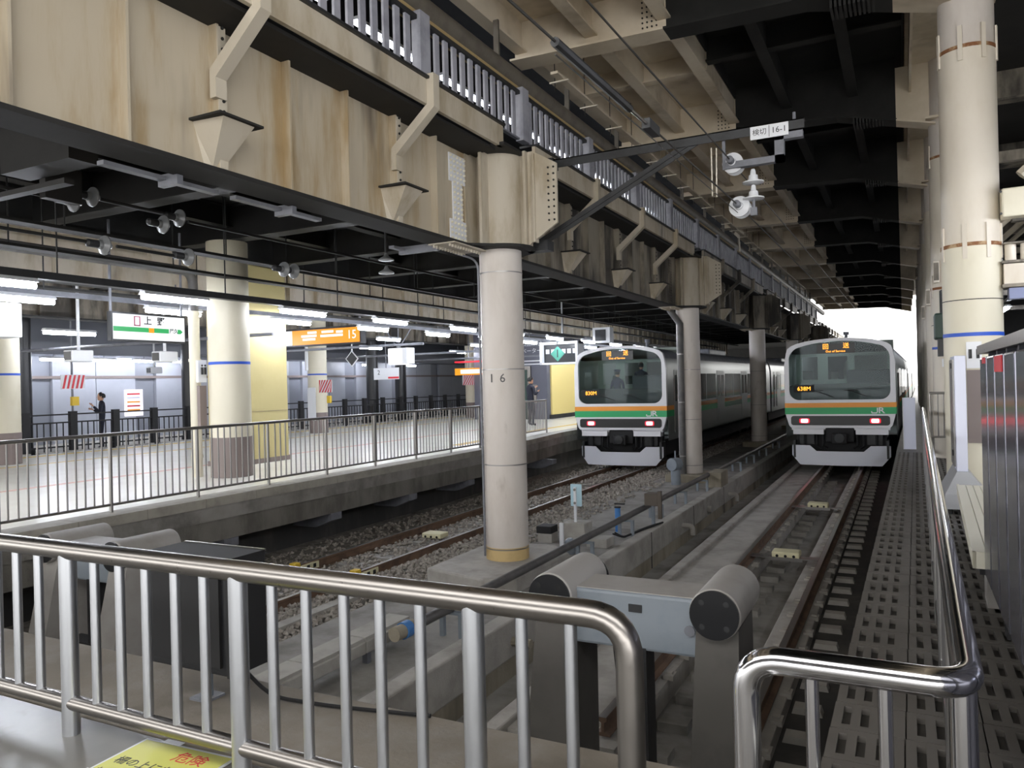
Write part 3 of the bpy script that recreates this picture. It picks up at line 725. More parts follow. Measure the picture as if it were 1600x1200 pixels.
def train(label, cx, yf, number, ncars, sidex):
    T = thing('commuter_train', label, 'train', (cx, yf, -1.1))
    RZ = -1.1
    hw = 1.46
    def X(x): return cx + x
    # front mask: ring with windshield opening
    outer = [(X(-1.30), .07), (X(1.30), .07), (X(1.36), .14), (X(hw), .5), (X(hw), 1.9), (X(1.40), 2.25)] + \
            [(X(1.40 * math.cos(t)), 2.25 + .38 * math.sin(t) ** .8) for t in [math.pi * k / 14 for k in range(1, 14)]] + [(X(-1.40), 2.25), (X(-hw), 1.9), (X(-hw), .5), (X(-1.36), .14)]
    inner = rrect(X(-1.33), X(1.33), .87, 2.55, .26, 6, .24)
    mk = MB(); ring_prism(mk, outer, inner, yf, yf + .12); mask = mk.build('front_mask', train_w, T, True)
    MB().prism(rrect(X(-1.33), X(1.33), .87, 2.55, .26, 6, .24), 'y', yf + .05, yf + .06).build('windshield', glass, T)
    MB().prism(rrect(X(-1.32), X(1.32), .87, 1.33, .2, 4), 'y', yf + .062, yf + .075).build('glass_border', blk, T)
    MB().prism(rrect(X(-1.25), X(1.25), 2.2, 2.53, .12, 4, .2), 'y', yf + .062, yf + .075).build('glass_border', blkm, T)
    # colour belts
    box(X(-hw - .004), X(hw + .004), yf - .004, yf + .125, .65, .785).build('orange_belt', train_o, T)
    box(X(-hw - .004), X(hw + .004), yf - .004, yf + .125, .46, .65).build('green_belt', train_g, T)
    txt('operator_mark', 'R', .225, lightp, (X(1.09), yf - .006, .555), FACE_CAM, T, .002, 1.25, .004)
    jx = X(.86)
    MB().prism([(jx + .115, .635), (jx + .145, .635), (jx + .145, .515), (jx + .11, .475), (jx - .01, .475), (jx - .03, .5), (jx - .03, .54), (jx, .54), (jx, .505), (jx + .1, .505), (jx + .115, .525)], 'y', yf - .008, yf - .004).build('operator_mark', lightp, T)
    lp = MB().prism(rrect(X(-1.30), X(1.30), .14, .41, .07, 4), 'y', yf - .012, yf + .1).build('lamp_panel', blk, T)
    for s in (-1, 1):
        MB().prism(rrect(X(s * .93 - .14), X(s * .93 + .14), .2, .34, .04, 3), 'y', yf - .018, yf - .01).build('tail_lamp_bezel', tailr, lp)
        MB().prism(rrect(X(s * .93 - .1), X(s * .93 + .1), .215, .325, .03, 3), 'y', yf - .024, yf - .012).build('tail_lamp', tail, lp)
    # LED displays behind the glass
    ds = box(X(-.55), X(.45), yf + .044, yf + .049, 2.2, 2.47).build('destination_display', blk, T)
    txt('display_text', '回', .17, led, (X(-.32), yf + .042, 2.385), FACE_CAM, ds, .001)
    txt('display_text', '送', .17, led, (X(.22), yf + .042, 2.4), FACE_CAM, ds, .001)
    txt('display_text', 'Out of Service', .088, led, (X(-.06), yf + .042, 2.255), FACE_CAM, ds, .001)
    ds = box(X(-1.22), X(-.65), yf + .044, yf + .049, 1.1, 1.3).build('train_number_display', blkm, T)
    txt('display_text', number, .165, led, (X(-.93), yf + .042, 1.195), FACE_CAM, ds, .001)
    for s in (-.15, .75):
        MB().tube([(X(s), yf + .035, .95), (X(s - .45), yf + .035, 1.12)], .012, 6).box(X(s - .62), X(s - .25), yf + .03, yf + .04, 1.12, 1.15).build('wiper', blkm, T)
    # lower apron, coupler, skirt
    for s in (-1, 1): box(X(s * .42), X(s * 1.25), yf, yf + .3, -.12, .03).build('apron', train_w, T)
    box(X(-1.3), X(1.3), yf + .1, yf + .5, .0, .08).build('apron_lip', train_w, T)
    box(X(-1.2), X(1.2), yf + .35, yf + .6, -.6, 0).build('underframe', blkm, T)
    cp = MB().box(X(-.38), X(.38), yf + .05, yf + .4, -.35, .06).box(X(-.2), X(.2), yf - .12, yf + .05, -.38, -.08).build('coupler', blkm, T, bevel=.03)
    MB().lathe([(.05, -.18), (.13, -.17), (.13, -.1), (.04, -.1)], (X(0), yf, -.22), 'y', 14).build('coupler_head', dark, cp, True)
    for s in (-1, 1):
        for xx in (.45, .62, .95): MB().tube([(X(s * xx), yf + .15, -.05), (X(s * xx), yf + .12, -.45), (X(s * (xx - .1)), yf + .2, -.52)], .035, 8).build('air_hose', blkm, T, True)
        MB().box(X(s * .7), X(s * 1.1), yf + .2, yf + .4, -.42, -.12).build('equipment_box', dark, T)
    def skt(x): ax = abs(x); return -.44 if ax > .8 else (-.6 if ax < .62 else -.6 + .16 * (ax - .62) / .18)
    def skb(x): ax = abs(x); return -1.0 if ax < 1.08 else -1.0 + .26 * (ax - 1.08) / .22
    def sky(x): return yf - .1 + .2 * abs(x / 1.3) ** 2.2
    xs_ = [-1.3, -1.19, -1.08, -.94, -.8, -.71, -.62, -.4, -.2, 0, .2, .4, .62, .71, .8, .94, 1.08, 1.19, 1.3]
    v = MB(); n = len(xs_)
    v.add([(X(x), sky(x) + d, z(x)) for d in (0, .04) for z in (skt, skb) for x in xs_],
          [f for i in range(n - 1) for f in ((i, i + 1, n + i + 1, n + i), (2 * n + i, 3 * n + i, 3 * n + i + 1, 2 * n + i + 1), (i, 2 * n + i, 2 * n + i + 1, i + 1), (n + i, n + i + 1, 3 * n + i + 1, 3 * n + i))] +
          [(0, n, 3 * n, 2 * n), (n - 1, 3 * n - 1, 4 * n - 1, 2 * n - 1)])
    v.build('skirt', skirt, T, True)
    for s in (-1, 1): box(X(s * 1.2), X(s * 1.26), yf + .05, yf + .5, -.8, -.3).build('skirt_bracket', dark, T)
    # cab interior
    yb = yf + 1.9
    box(X(-1.38), X(1.38), yf + .1, yb, .85, .9).build('cab_floor', consm, T)
    co = MB().prism([(yf + .1, .9), (yf + .1, 1.28), (yf + .45, 1.3), (yf + .75, 1.12), (yf + .75, .9)], 'x', X(-1.35), X(1.35)).build('cab_console', consm, T)
    bw = MB().box(X(-1.38), X(1.38), yb, yb + .04, .9, 1.45).box(X(-1.38), X(1.38), yb, yb + .04, 2.15, 2.6).box(X(-1.38), X(-1.2), yb, yb + .04, 1.45, 2.15).box(X(-.75), X(-.45), yb, yb + .04, 1.45, 2.15).box(X(.1), X(.3), yb, yb + .04, 1.45, 2.15).box(X(1.2), X(1.38), yb, yb + .04, 1.45, 2.15).build('cab_bulkhead', cabin, T)
    box(X(.15), X(1.3), yf + .8, yf + .9, .9, 1.72).build('cab_partition', consm, T, bevel=.08)
    MB().cyl((X(-.5), yb + .4, 2.35), (X(-.5), yb + 3.5, 2.35), .03, 6).cyl((X(.5), yb + .4, 2.35), (X(.5), yb + 3.5, 2.35), .03, 6).build('saloon_lamp', cabl, T)
    MB().cyl((X(-.4), yf + .9, 2.42), (X(-.4), yf + 1.6, 2.42), .025, 8).build('cab_fill_lamp', cabl, T)  # tube added in both cabs to brighten the dark interior
    # car bodies
    L = 19.6; sec = [(hw, -.25), (hw, 1.9), (1.40, 2.2)] + [(1.40 * math.cos(t), 2.2 + .40 * math.sin(t) ** .8) for t in [math.pi * k / 10 for k in range(1, 10)]] + [(-1.40, 2.2), (-hw, 1.9), (-hw, -.25)]
    for c in range(ncars):
        ya = yf + .12 + c * (L + .5); ye = ya + L
        b = MB(); n = len(sec)
        y_st = [ya, ye]
        vs = [(X(p[0]), q, p[1]) for q in y_st for p in sec]
        fs = [(i, i + 1, n + i + 1, n + i) for i in range(n - 1)]
        b.add(vs, fs)
        if c > 0: b.add([(X(p[0]), ya, p[1]) for p in sec], [tuple(range(n))])
        b.add([(X(p[0]), ye, p[1]) for p in sec], [tuple(range(n))])
        if c == 0: b.box(X(-hw), X(hw), ya + 1.9, ye, -.25, -.2)
        body = b.build('car_body', train_s, T, True)
        MB().add([(X(p[0] * 1.003), q, p[1] + .01) for q in (ya, ye) for p in sec[2:-2]], [(i, i + 1, n - 4 + i + 1, n - 4 + i) for i in range(n - 5)]).build('roof_skin', greyp, body, True)
        box(X(-.9), X(.9), ya + L * .42, ya + L * .58, 2.5, 2.76).build('air_conditioner', greyp, body, bevel=.06)
        box(X(-1.2), X(1.2), ya + .5, ye - .5, -.75, -.25).build('underfloor_gear', blkm, body)
        for by in (ya + 2.9, ye - 2.9):
            bg_ = MB().box(X(-1.1), X(1.1), by - 1.3, by + 1.3, -.78, -.45)
            for wy in (by - 1.05, by + 1.05):
                for s in (-.55, .55): bg_.cyl((X(s - .06), wy, -.67), (X(s + .06), wy, -.67), .43, 20)
            bg_.build('bogie', blkm, body)
        for s in (-1, 1):
            xs_ = X(s * (hw + .004))
            x_in, x_out = X(s * (hw - .002)), X(s * (hw + .006))
            box(x_in, x_out, ya, ye, .65, .785).build('side_belt_orange', train_o, body)
            box(x_in, x_out, ya, ye, .46, .65).build('side_belt_green', train_g, body)
            if s == sidex or c == 0:
                pos = [ya + 2.6 + 4.86 * k for k in range(4)]
                for q in pos:
                    dr = box(X(s * (hw - .01)), X(s * (hw + .012)), q - .65, q + .65, -.05, 1.86).build('door', train_s, T)
                    for dd in (-.33, .33): box(X(s * (hw + .01)), X(s * (hw + .016)), q + dd - .23, q + dd + .23, .9, 1.7).build('door_window', glassd, dr)
                for q0, q1 in [(pos[k] + .85, pos[k + 1] - .85) for k in range(3)]:
                    w_ = box(X(s * (hw - .005)), X(s * (hw + .008)), q0, q1, .85, 1.75).build('side_window', glassd, T)
                    box(X(s * (hw + .006)), X(s * (hw + .012)), (q0 + q1) / 2 - .03, (q0 + q1) / 2 + .03, .85, 1.75).build('window_bar', train_s, w_)
                box(X(s * (hw - .01)), X(s * (hw + .012)), ya + .75, ya + 1.35, -.05, 1.86).build('crew_door', train_s, T)
                box(X(s * (hw + .012)), X(s * (hw + .018)), ya + .83, ya + 1.27, .9, 1.7).build('crew_window', glassd, T)
                for q in (ya + .62, ya + 1.45): MB().cyl((X(s * (hw + .04)), q, .0), (X(s * (hw + .04)), q, 1.6), .016, 6).build('grab_rail', steel, body)
    MB().cyl((X(.0), yf + 3, 2.6), (X(0), yf + 3, 2.85), .05, 8).cyl((X(0), yf + 3, 2.85), (X(0), yf + 3, 2.95), .09, 8).build('roof_aerial', greyp, T)
    return T
glassd = mat('window_dark', rgb(34, 44, 42), .12, 0)
train('stainless commuter train on the left track, green and orange belts, number 830M', -7.72, 22.3, '830M', 3, 1)
tt = train('stainless commuter train on the right track, green and orange belts, number 638M', -1.66, 23.7, '638M', 4, 1)
tt.rotation_euler = (0, 0, -.0175)

# ================================================================== RAILS
def rail_profile(x): return [(x - .06, -1.25), (x + .06, -1.25), (x + .06, -1.235), (x + .012, -1.22), (x + .012, -1.145), (x + .034, -1.13), (x + .034, -1.102), (x - .034, -1.102), (x - .034, -1.13), (x - .012, -1.145), (x - .012, -1.22), (x - .06, -1.235)]
def rails(label, xs, y0, y1, nm='railway_track'):
    t = thing(nm, label, 'track', ((xs[0] + xs[1]) / 2, y0, -1.3))
    for x in xs:
        r = MB().prism(rail_profile(x), 'y', y0, y1).build('rail', railr, t)
        box(x - .03, x + .03, y0, y1, -1.103, -1.0995).build('rail_head', railt, r)
    return t
tr = rails('right track with concrete plinths leading to the nearer train', (-2.18, -1.12), 5.7, 90)
pad_me = MB().box(-.05, .05, -.07, .07, -1.3, -1.255).box(-.03, .03, -.03, .03, -1.255, -1.235).mesh('rail_fastening', concrete)
blk_me = MB().prism([(-.13, -1.425), (.13, -1.425), (.11, -1.36), (-.11, -1.36)], 'y', -.07, .07).mesh('sleeper_end', concrete)
for k in range(34):
    y = 6.0 + k * .6
    for x in (-2.18, -1.12):
        for s in (-1, 1): put('rail_fastening', pad_me, tr, (x + s * .125, y, 0))
    put('sleeper_end', blk_me, tr, (-.82, y, 0))
    if k < 30: box(-1.98, -1.72, y - .1, y + .1, -1.5, -1.42).build('sleeper', concd, tr)
tl = rails('left track half sunk in gravel leading to the left train', (-8.22, -7.08), 6.2, 90)
sl_me = MB().box(-1.05, 1.05, -.11, .11, -1.4, -1.245).mesh('sleeper', concd)
for k in range(30): put('sleeper', sl_me, tl, (-7.65, 6.6 + k * .62, 0))
for x, lab in ((-8.0, 'yellow and white rail clamp on the far rail of the left track'), (-6.95, 'yellow and white rail clamp on the near rail of the left track')):
    t = thing('rail_clamp', lab, 'clamp', (x, 8.8, -1.2))
    xx = -8.22 if x < -7.5 else -7.08
    box(xx - .06, xx + .06, 8.72, 8.84, -1.22, -1.06).build('stop_block', yel, t, bevel=.01)
    box(xx + .03, xx + .055, 8.5, 9.25, -1.22, -1.12).build('side_plate', balise, t)
    for q in (8.6, 8.98, 9.12): box(xx + .054, xx + .06, q, q + .06, -1.2, -1.14).build('slot', blk, t)
# concrete strip beside the left rails near the stop
t = tag(box(-6.56, -6.4, 5.8, 8.4, -1.3, -1.16).build('kerb_strip', concl), 'pale concrete strip beside the left track near its buffer', 'kerb')
# balises
def balise_box(x, y, z, lab, plate=True):
    t = thing('balise', lab, 'track beacon', (x, y, z))
    box(x - .2, x + .2, y - .14, y + .14, z + .02, z + .11).build('casing', balise, t, bevel=.02)
    for q in (-.12, 0, .12): MB().cyl((x + q, y - .145, z + .05), (x + q, y - .13, z + .05), .022, 8).build('plug', blkm, t)
    if plate: MB().box(x - .52, x + .5, y - .1, y + .1, z, z + .015).box(x - .24, x + .24, y - .16, y - .145, z - .02, z + .03).build('mount_plate', steeld, t)
balise_box(-1.65, 12.3, -1.2, 'cream track beacon between the right rails, nearer one')
balise_box(-1.65, 17.2, -1.2, 'cream track beacon between the right rails, farther one')
balise_box(-7.6, 11.7, -1.2, 'cream track beacon between the left rails', False)
balise_box(-7.6, 14.3, -1.2, 'cream track beacon between the left rails right of pillar 16', False)
# ================================================================== BUFFER STOPS
def bumper(label, cx, y, z, bm, hs=.55):
    t = thing('buffer_stop', label, 'buffer stop', (cx, y, -1.7))
    for s in (-1, 1):
        x = cx + s * hs
        c = MB().cyl((x, y + .012, z), (x, y + .72, z), .158, 36).build('buffer_cylinder', bumpg, t, True, bevel=.02)
        e = MB().cyl((x, y, z), (x, y + .03, z), .15, 36).build('end_cap', blk, c, True)
        for a in (45, 135, 225, 315):
            ax, az = x + .105 * math.cos(math.radians(a)), z + .105 * math.sin(math.radians(a))
            MB().cyl((ax, y - .003, az), (ax, y + .01, az), .018, 10).build('cap_hole', dark, c)
        lx = x
        MB().add([(lx - .13, y + .08, z - .1), (lx + .13, y + .08, z - .1), (lx + .13, y + .55, z - .1), (lx - .13, y + .55, z - .1),
                  (lx - .16, y - .25, -1.68), (lx + .16, y - .25, -1.68), (lx + .16, y + .45, -1.68), (lx - .16, y + .45, -1.68)],
                 [(0, 1, 2, 3), (7, 6, 5, 4), (0, 4, 5, 1), (1, 5, 6, 2), (2, 6, 7, 3), (3, 7, 4, 0)]).build('leg', bumpg if bm is None else bm, t)
    MB().box(cx - hs + .1, cx + hs - .1, y + .12, y + .5, z - .32, z + .05).build('cross_beam', bluegrey, t, bevel=.02)
    box(cx - hs + .1, cx + hs - .1, y + .14, y + .5, z + .05, z + .056).build('dust_cover', bumpg, t)
    box(cx - .03, cx + .06, y + .112, y + .122, z - .07, z - .02).build('type_plate', dark, t)
    for s in (-.37, .37): MB().cyl((cx + s, y + .11, z - .15), (cx + s, y + .125, z - .15), .035, 12).build('lug', greyp, t)
    box(cx - hs, cx + hs, y + .1, y + .3, -1.25, -1.05).build('lower_bar', dark, t)
    MB().cyl((cx - .12, y - .9, -1.5), (cx - .12, y + .6, -1.2), .13, 18).build('damper_tube', concw, t, True)
    box(cx - .02, cx + .08, y + .12, y + .3, -1.1, z - .3).build('strut', dark, t)
    return t
bumper('grey twin cylinder buffer stop at the end of the right track', -1.61, 4.7, .11, bumpd)
bumper('grey twin cylinder buffer stop behind the left fence at the left track', -7.65, 5.0, -.08, bumpg)
t = thing('black_cable', 'black cable drooping over the right buffer stop', 'cable', (-2.1, 5.4, 0))
MB().tube(bend([(-2.6, 5.9, -1.07), (-2.3, 5.45, .22), (-2.02, 5.42, .22), (-1.95, 5.45, -.6)], .3), .018, 8).build('cable_run', blkm, t, True)
t = thing('black_cable', 'black cable lying on the kerb behind the right buffer', 'cable', (-2.9, 7, -1.2))
MB().tube(bend([(-3.4, 7.8, -1.7), (-3.1, 8.4, -1.15), (-2.6, 8.6, -1.2), (-2.2, 8.9, -1.25)], .3), .022, 8).build('cable_run', blkm, t, True)
# ================================================================== PIT EQUIPMENT
px_ = -4.3
t = thing('water_pipe', 'long grey pipe on short stands along the middle strip', 'pipe', (px_, 6, -.8))
MB().tube([(px_, 6.2, -.78), (px_, 60, -.78)], .055, 14).build('pipe_run', pipe_m, t, True)
stand = MB().box(-.14, -.09, -.025, .025, -1.1, -.84).box(.09, .14, -.025, .025, -1.1, -.84).box(-.14, .14, -.03, .03, -.86, -.83).mesh('pipe_stand', bluegrey)
for y in (6.9, 10.7, 12.6, 14.4, 16.2, 18.2, 20.2, 22.4, 24.6, 27, 30): put('pipe_stand', stand, t, (px_, y, 0))
MB().tube([(px_, 6.2, -.78), (px_ - .02, 5.9, -.78)], .07, 14).build('coupling', concw, t, True)
MB().tube([(px_ - .01, 6.02, -.78), (px_ - .01, 6.12, -.78)], .082, 14).build('blue_collar', bluev, t, True)
MB().lathe([(.04, -.7), (.04, -.6), (.09, -.6), (.09, -.575), (.02, -.57)], (px_, 6.35, 0), 'z', 14).build('valve_wheel', concw, t, True)
t = thing('cable_trough', 'grey concrete cable trough with lids in front of the blue pipe collar', 'cable trough', (-4.75, 4.5, -1))
for k in range(4):
    y = 3.6 + k * .75
    MB().box(-4.9, -4.6, y, y + .74, -.98, -.86).build('trough_section', concl, t, bevel=.012)
    box(-4.88, -4.62, y + .005, y + .735, -.86, -.83).build('lid', concl, t)
for y in (4.2, 5.9): box(-4.7, -4.64, y, y + .06, -1.1, -.98).build('stand', greyp, t)
for y, lab in ((7.6, 'short stub pipe poking from the channel wall, nearest'), (9.9, 'short pale elbow poking from the channel wall'), (15.0, 'small elbow on the channel wall in mid distance'), (19.5, 'elbow pipe high on the far channel wall')):
    t = thing('drain_stub', lab, 'pipe', (-3.95, y, -1.3))
    MB().tube(bend([(-4.0, y, -1.32), (-3.75, y, -1.32), (-3.75, y, -1.32 if y < 8 else -1.5)], .08) if y > 8 else [(-4.0, y, -1.32), (-3.72, y, -1.32)], .05, 12).build('stub', concl if y > 8 else concw, t, True)
t = thing('junction_box', 'small white round fitting on the far channel wall', 'fitting', (-3.9, 17, -1.3))
MB().cyl((-3.96, 17.2, -1.35), (-3.86, 17.2, -1.35), .08, 12).build('cover', concl, t, True)
t = thing('block_marker', 'pale blue sign plate seen from behind on a concrete block', 'sign', (-4.95, 11.9, -1.1))
box(-5.12, -4.72, 11.75, 12.1, -1.1, -.78).build('concrete_block', concl, t, bevel=.015)
box(-4.95, -4.91, 11.86, 11.9, -.8, -.2).build('post', lightp, t)
box(-5.02, -4.82, 11.9, 11.915, -.52, -.15).build('plate', mat('plate_blue', rgb(176, 206, 218), .5), t, bevel=.006)
for z in (-.46, -.24): MB().cyl((-4.93, 11.85, z), (-4.93, 11.87, z), .022, 8).build('bolt', steel, t)
t = thing('cable_box', 'black terminal box on a concrete foot beside the blue sign block', 'box', (-5.35, 11.7, -1.1))
box(-5.5, -5.25, 11.6, 11.85, -1.1, -.95).build('foot', concl, t); box(-5.52, -5.25, 11.58, 11.86, -.95, -.83).build('casing', blkm, t, bevel=.01)
t = tag(MB().prism([(-4.6, -1.1), (-4.25, -1.1), (-4.25, -.95), (-4.6, -.97)], 'y', 11.5, 11.85).build('concrete_block', concl, bevel=.012), 'white concrete block lying in front of the long pipe', 'block')
t = thing('blue_post', 'short bright blue capped post behind the long pipe', 'post', (-4.55, 12.9, -1.1))
MB().cyl((-4.55, 12.9, -1.1), (-4.55, 12.9, -.68), .05, 12).build('stem', bluev, t, True); MB().cyl((-4.55, 12.9, -.68), (-4.55, 12.9, -.66), .06, 12).box(-4.6, -4.42, 12.87, 12.93, -.62, -.6).build('cap', blkm, t)
t = thing('point_lamp', 'small brown steel bracket box beside the long pipe', 'box', (-4.15, 13.6, -1.1))
box(-4.25, -4.0, 13.5, 13.75, -.72, -.5).build('hood', brackm, t, bevel=.01); box(-4.0, -3.94, 13.5, 13.58, -.95, -.45).build('stem', brackm, t); box(-4.15, -4.1, 13.6, 13.66, -1.1, -.72).build('leg', bluegrey, t)
t = thing('angle_post', 'pale angle post with a rusty valve beside pillar 16', 'post', (-4.75, 10.9, -1.1))
box(-4.8, -4.74, 10.9, 10.94, -1.1, -.62).build('stem', lightp, t); MB().lathe([(.07, -1.1), (.09, -1.05), (.08, -.9), (.04, -.86)], (-4.66, 10.98, 0), 'z', 12).build('valve', bluegrey, t, True)
t = thing('black_cables', 'two black cables trailing from the white block over the strip', 'cable', (-4.2, 12.3, -1.08))
for k in range(2): MB().tube(bend([(-4.4, 12.2 + .1 * k, -1.0), (-4.25, 12.3, -1.07), (-4.15, 13.2 - .3 * k, -1.06), (-4.0, 13.8, -1.06)], .3), .016, 6).build('cable_run', blkm, t, True)
t = thing('hydrant', 'grey cylindrical hydrant at the foot of the second pillar', 'hydrant', (-5.2, 19.2, -1.1))
MB().cyl((-5.2, 19.2, -1.1), (-5.2, 19.2, -.7), .12, 14).cyl((-5.25, 19.0, -.58), (-5.15, 19.25, -.58), .16, 14).cyl((-5.2, 19.2, -.45), (-5.2, 19.2, -.25), .02, 6).build('body', bluegrey, t, True)
t = tag(box(-4.3, -3.98, 18.8, 19.6, -1.1, -.72).build('concrete_block', concw, bevel=.02), 'large concrete block right of the second pillar', 'block')
# ================================================================== FENCES
def rod(p0, p1, r, n=14): return MB().cyl(p0, p1, r, n)
t = thing('steel_fence', 'brushed stainless fence in the left foreground with a bent right end', 'fence', (-2.3, 2.2, 0))
FY = 2.2
MB().tube(bend([(-6.5, FY, .84), (-.75, FY, .84), (-.75, FY, 0)], .13, 7), .042, 24, caps=True).build('top_rail', steel, t, True)
MB().tube([(-6.5, FY, .145), (-.75, FY, .145)], .034, 20).build('bottom_rail', steel, t, True)
fp = MB().cyl((0, 0, 0), (0, 0, .84), .038, 20).mesh('post', steelb, True)
fb = MB().cyl((0, 0, .145), (0, 0, .82), .0205, 16).mesh('baluster', steelb, True)
for x in (-5.55, -4.48, -3.43, -2.36, -1.29): put('post', fp, t, (x, FY, 0))
for x in (-5.2, -5.02, -4.85, -4.68, -4.3, -4.14, -3.98, -3.82, -3.65, -3.24, -3.07, -2.9, -2.72, -2.55, -2.18, -2.01, -1.83, -1.67, -1.5, -1.11, -.94): put('baluster', fb, t, (x, FY, 0))
t = thing('polished_fence', 'polished steel fence at lower right running along the platform', 'fence', (.1, 2, 0))
CX, CY, FZ = .115, 1.98, .85
def fxl(y): return CX + .014 * (y - CY)
pts = bend([(-.37, CY, 0), (-.37, CY, FZ), (CX, CY, FZ), (fxl(17.4), 17.4, FZ)], .09, 8)
MB().tube(pts, .034, 24).build('top_rail', steelp, t, True)
fb2 = MB().cyl((0, 0, .12), (0, 0, FZ - .02), .0165, 14).mesh('baluster', steelp, True)
for x in (-.215, -.055): put('baluster', fb2, t, (x, CY, 0))
put('post', MB().cyl((0, 0, 0), (0, 0, FZ), .03, 18).mesh('post', steelp, True), t, (CX - .01, CY + .06, 0))
MB().tube([(-.37, CY, .12), (CX, CY, .12)], .025, 14).build('bottom_rail', steelp, t, True)
MB().tube([(CX, CY, .14), (fxl(17.4), 17.4, .14)], .022, 12).build('bottom_rail', steelp, t, True)
y = CY + .19; k = 0
po = MB().cyl((0, 0, 0), (0, 0, FZ), .026, 14).mesh('post', steeld, True)
fb3 = MB().cyl((0, 0, .12), (0, 0, FZ - .02), .013, 10).mesh('baluster', steeld, True)
while y < 17.3:
    put('post' if k % 9 == 8 else 'baluster', po if k % 9 == 8 else fb3, t, (fxl(y), y, 0)); y += .125; k += 1
# platform railing on the left
def plat_rail(label, pts_, posts, step=.118, h=1.0):
    r = thing('platform_railing', label, 'railing', (pts_[0][0], pts_[0][1], 0))
    (x0, y0), (x1, y1) = pts_
    L = math.hypot(x1 - x0, y1 - y0); n = int(L / step)
    MB().tube([(x0, y0, h + .02), (x1, y1, h + .02)], .024, 14).build('top_rail', steel, r, True)
    MB().tube([(x0, y0, .1), (x1, y1, .1)], .018, 12).build('bottom_rail', steel, r, True)
    pm = MB().cyl((0, 0, 0), (0, 0, h), .024, 12).mesh('post', steeld, True); bm_ = MB().cyl((0, 0, .1), (0, 0, h), .0115, 8).mesh('baluster', steeld, True)
    for q in posts: put('post', pm, r, (x0 + (x1 - x0) * (q - y0) / (y1 - y0), q, 0))
    for k in range(1, n):
        q = y0 + (y1 - y0) * k / n
        if posts and min(abs(q - p) for p in posts) < .05: continue
        put('baluster', bm_, r, (x0 + (x1 - x0) * k / n, q, 0))
plat_rail('long stainless railing along the left platform edge', [(-9.28, 3.6), (-9.28, 16.4)], [3.75, 5.15, 6.56, 7.95, 9.36, 10.78, 12.2, 13.62, 15.04, 16.38])
plat_rail('short stainless railing right of pillar 16 near the lift', [(-9.9, 18.2), (-9.98, 21.9)], [18.2, 20.1, 21.88])
t = thing('barrier_board', 'pale lavender board reading 通行止 at the end of the platform railing', 'sign board', (-9.3, 16.6, 0))
box(-9.32, -9.28, 16.42, 17.0, .05, 1.0).build('board', lav, t)
for ch, z in (('通', .72), ('行', .5), ('止', .28)): txt('board_text', ch, .2, blk, (-9.277, 16.63, z), FACE_PX, t, .001)
# ================================================================== FOREGROUND SMALL THINGS
t = thing('notice_sheet', 'yellow laminated danger notice taped flat on the ledge', 'notice', (-2.78, 2.12, 0))
Mz = Matrix.Rotation(.06, 3, 'Z')
MB().cbox((-2.78, 2.12, .004), (.52, .4, .004), Mz).build('lamination', lightp, t)
MB().cbox((-2.78, 2.12, .0065), (.49, .37, .003), Mz).build('sheet', slab, t)
txt('notice_text', '危険', .085, red, (-2.7, 2.235, .0085), (0, 0, .06), t, .0005)
txt('notice_text', '柵の上にものを', .062, blk, (-2.78, 2.125, .0085), (0, 0, .06), t, .0005)
txt('notice_text', 'おかないでください', .05, blk, (-2.78, 2.03, .0085), (0, 0, .06), t, .0005)
MB().cbox((-2.9, 2.32, .008), (.1, .03, .002), Mz).cbox((-3.02, 1.98, .008), (.04, .07, .002), Mz).build('tape', lightp, t)
t = thing('display_cabinet', 'black metal cabinet on a post behind the left fence', 'cabinet', (-3.2, 2.8, 0))
box(-3.4, -2.86, 2.6, 2.8, .2, .75).build('casing', blk, t, bevel=.008)
MB().box(-3.41, -2.84, 2.59, 2.83, .75, .76).box(-2.86, -2.845, 2.59, 2.83, .2, .75).build('rim', blkm, t)
box(-3.41, -2.84, 2.825, 2.835, .752, .764).build('edge_strip', steel, t)
box(-3.36, -2.9, 2.585, 2.6, .24, .71).build('back_panel', blkm, t)
MB().cyl((-3.18, 2.75, 0), (-3.18, 2.75, .21), .03, 12).build('post', bluegrey, t, True); box(-3.24, -3.12, 2.69, 2.81, 0, .012).build('base_plate', greyp, t)
MB().tube(bend([(-2.95, 2.75, .2), (-2.85, 2.85, .02), (-2.5, 2.9, .012), (-2.0, 3.0, .012)], .1), .01, 6).build('cable', blkm, t, True)
# ================================================================== LEFT PLATFORM
def lamp(x, y, z, L, lab, grp, hang=True, mt=None):
    l = thing('tube_lamp', lab, 'lamp', (x, y, z), grp)
    MB().cyl((x, y, z), (x, y + L, z), .038, 8).build('tube', tube_e, l)
    MB().prism([(x - .09, z + .045), (x + .09, z + .045), (x + .05, z + .1), (x - .05, z + .1)], 'y', y, y + L).build('housing', lightp, l)
    if hang: MB().cyl((x, y + L / 2, z + .1), (x, y + L / 2, z + .25), .012, 6).build('hanger', greyp, l)
def sp(first, d, n): return [first + d * k for k in range(n)]
for k, y in enumerate([5.0, 7.8, 10.7, 13.5, 16.7, 19.6, 22.6, 25.6, 28.6, 31.6, 34.6]):
    lamp(-10.2, y, 3.0, 1.2, ORD[k] + ' tube lamp from the left under the dark rail nearest the left track', 'tube lamps of the row nearest the left track')
for k, y in enumerate([6.3, 9.1, 12.1, 15.0, 18.0, 21.0, 24.0, 27.0, 30.0, 33.0]):
    lamp(-11.8, y, 3.0, 1.15, ORD[k] + ' tube lamp from the left in the second row over the left platform', 'tube lamps of the second row')
for k, y in enumerate([10.8, 16.2, 22.3, 28.5, 34.5]): lamp(-18.4 + .9, y, 3.0, 1.25, ORD[k] + ' tube lamp from the left over the far side of the platform', 'tube lamps of the far row')
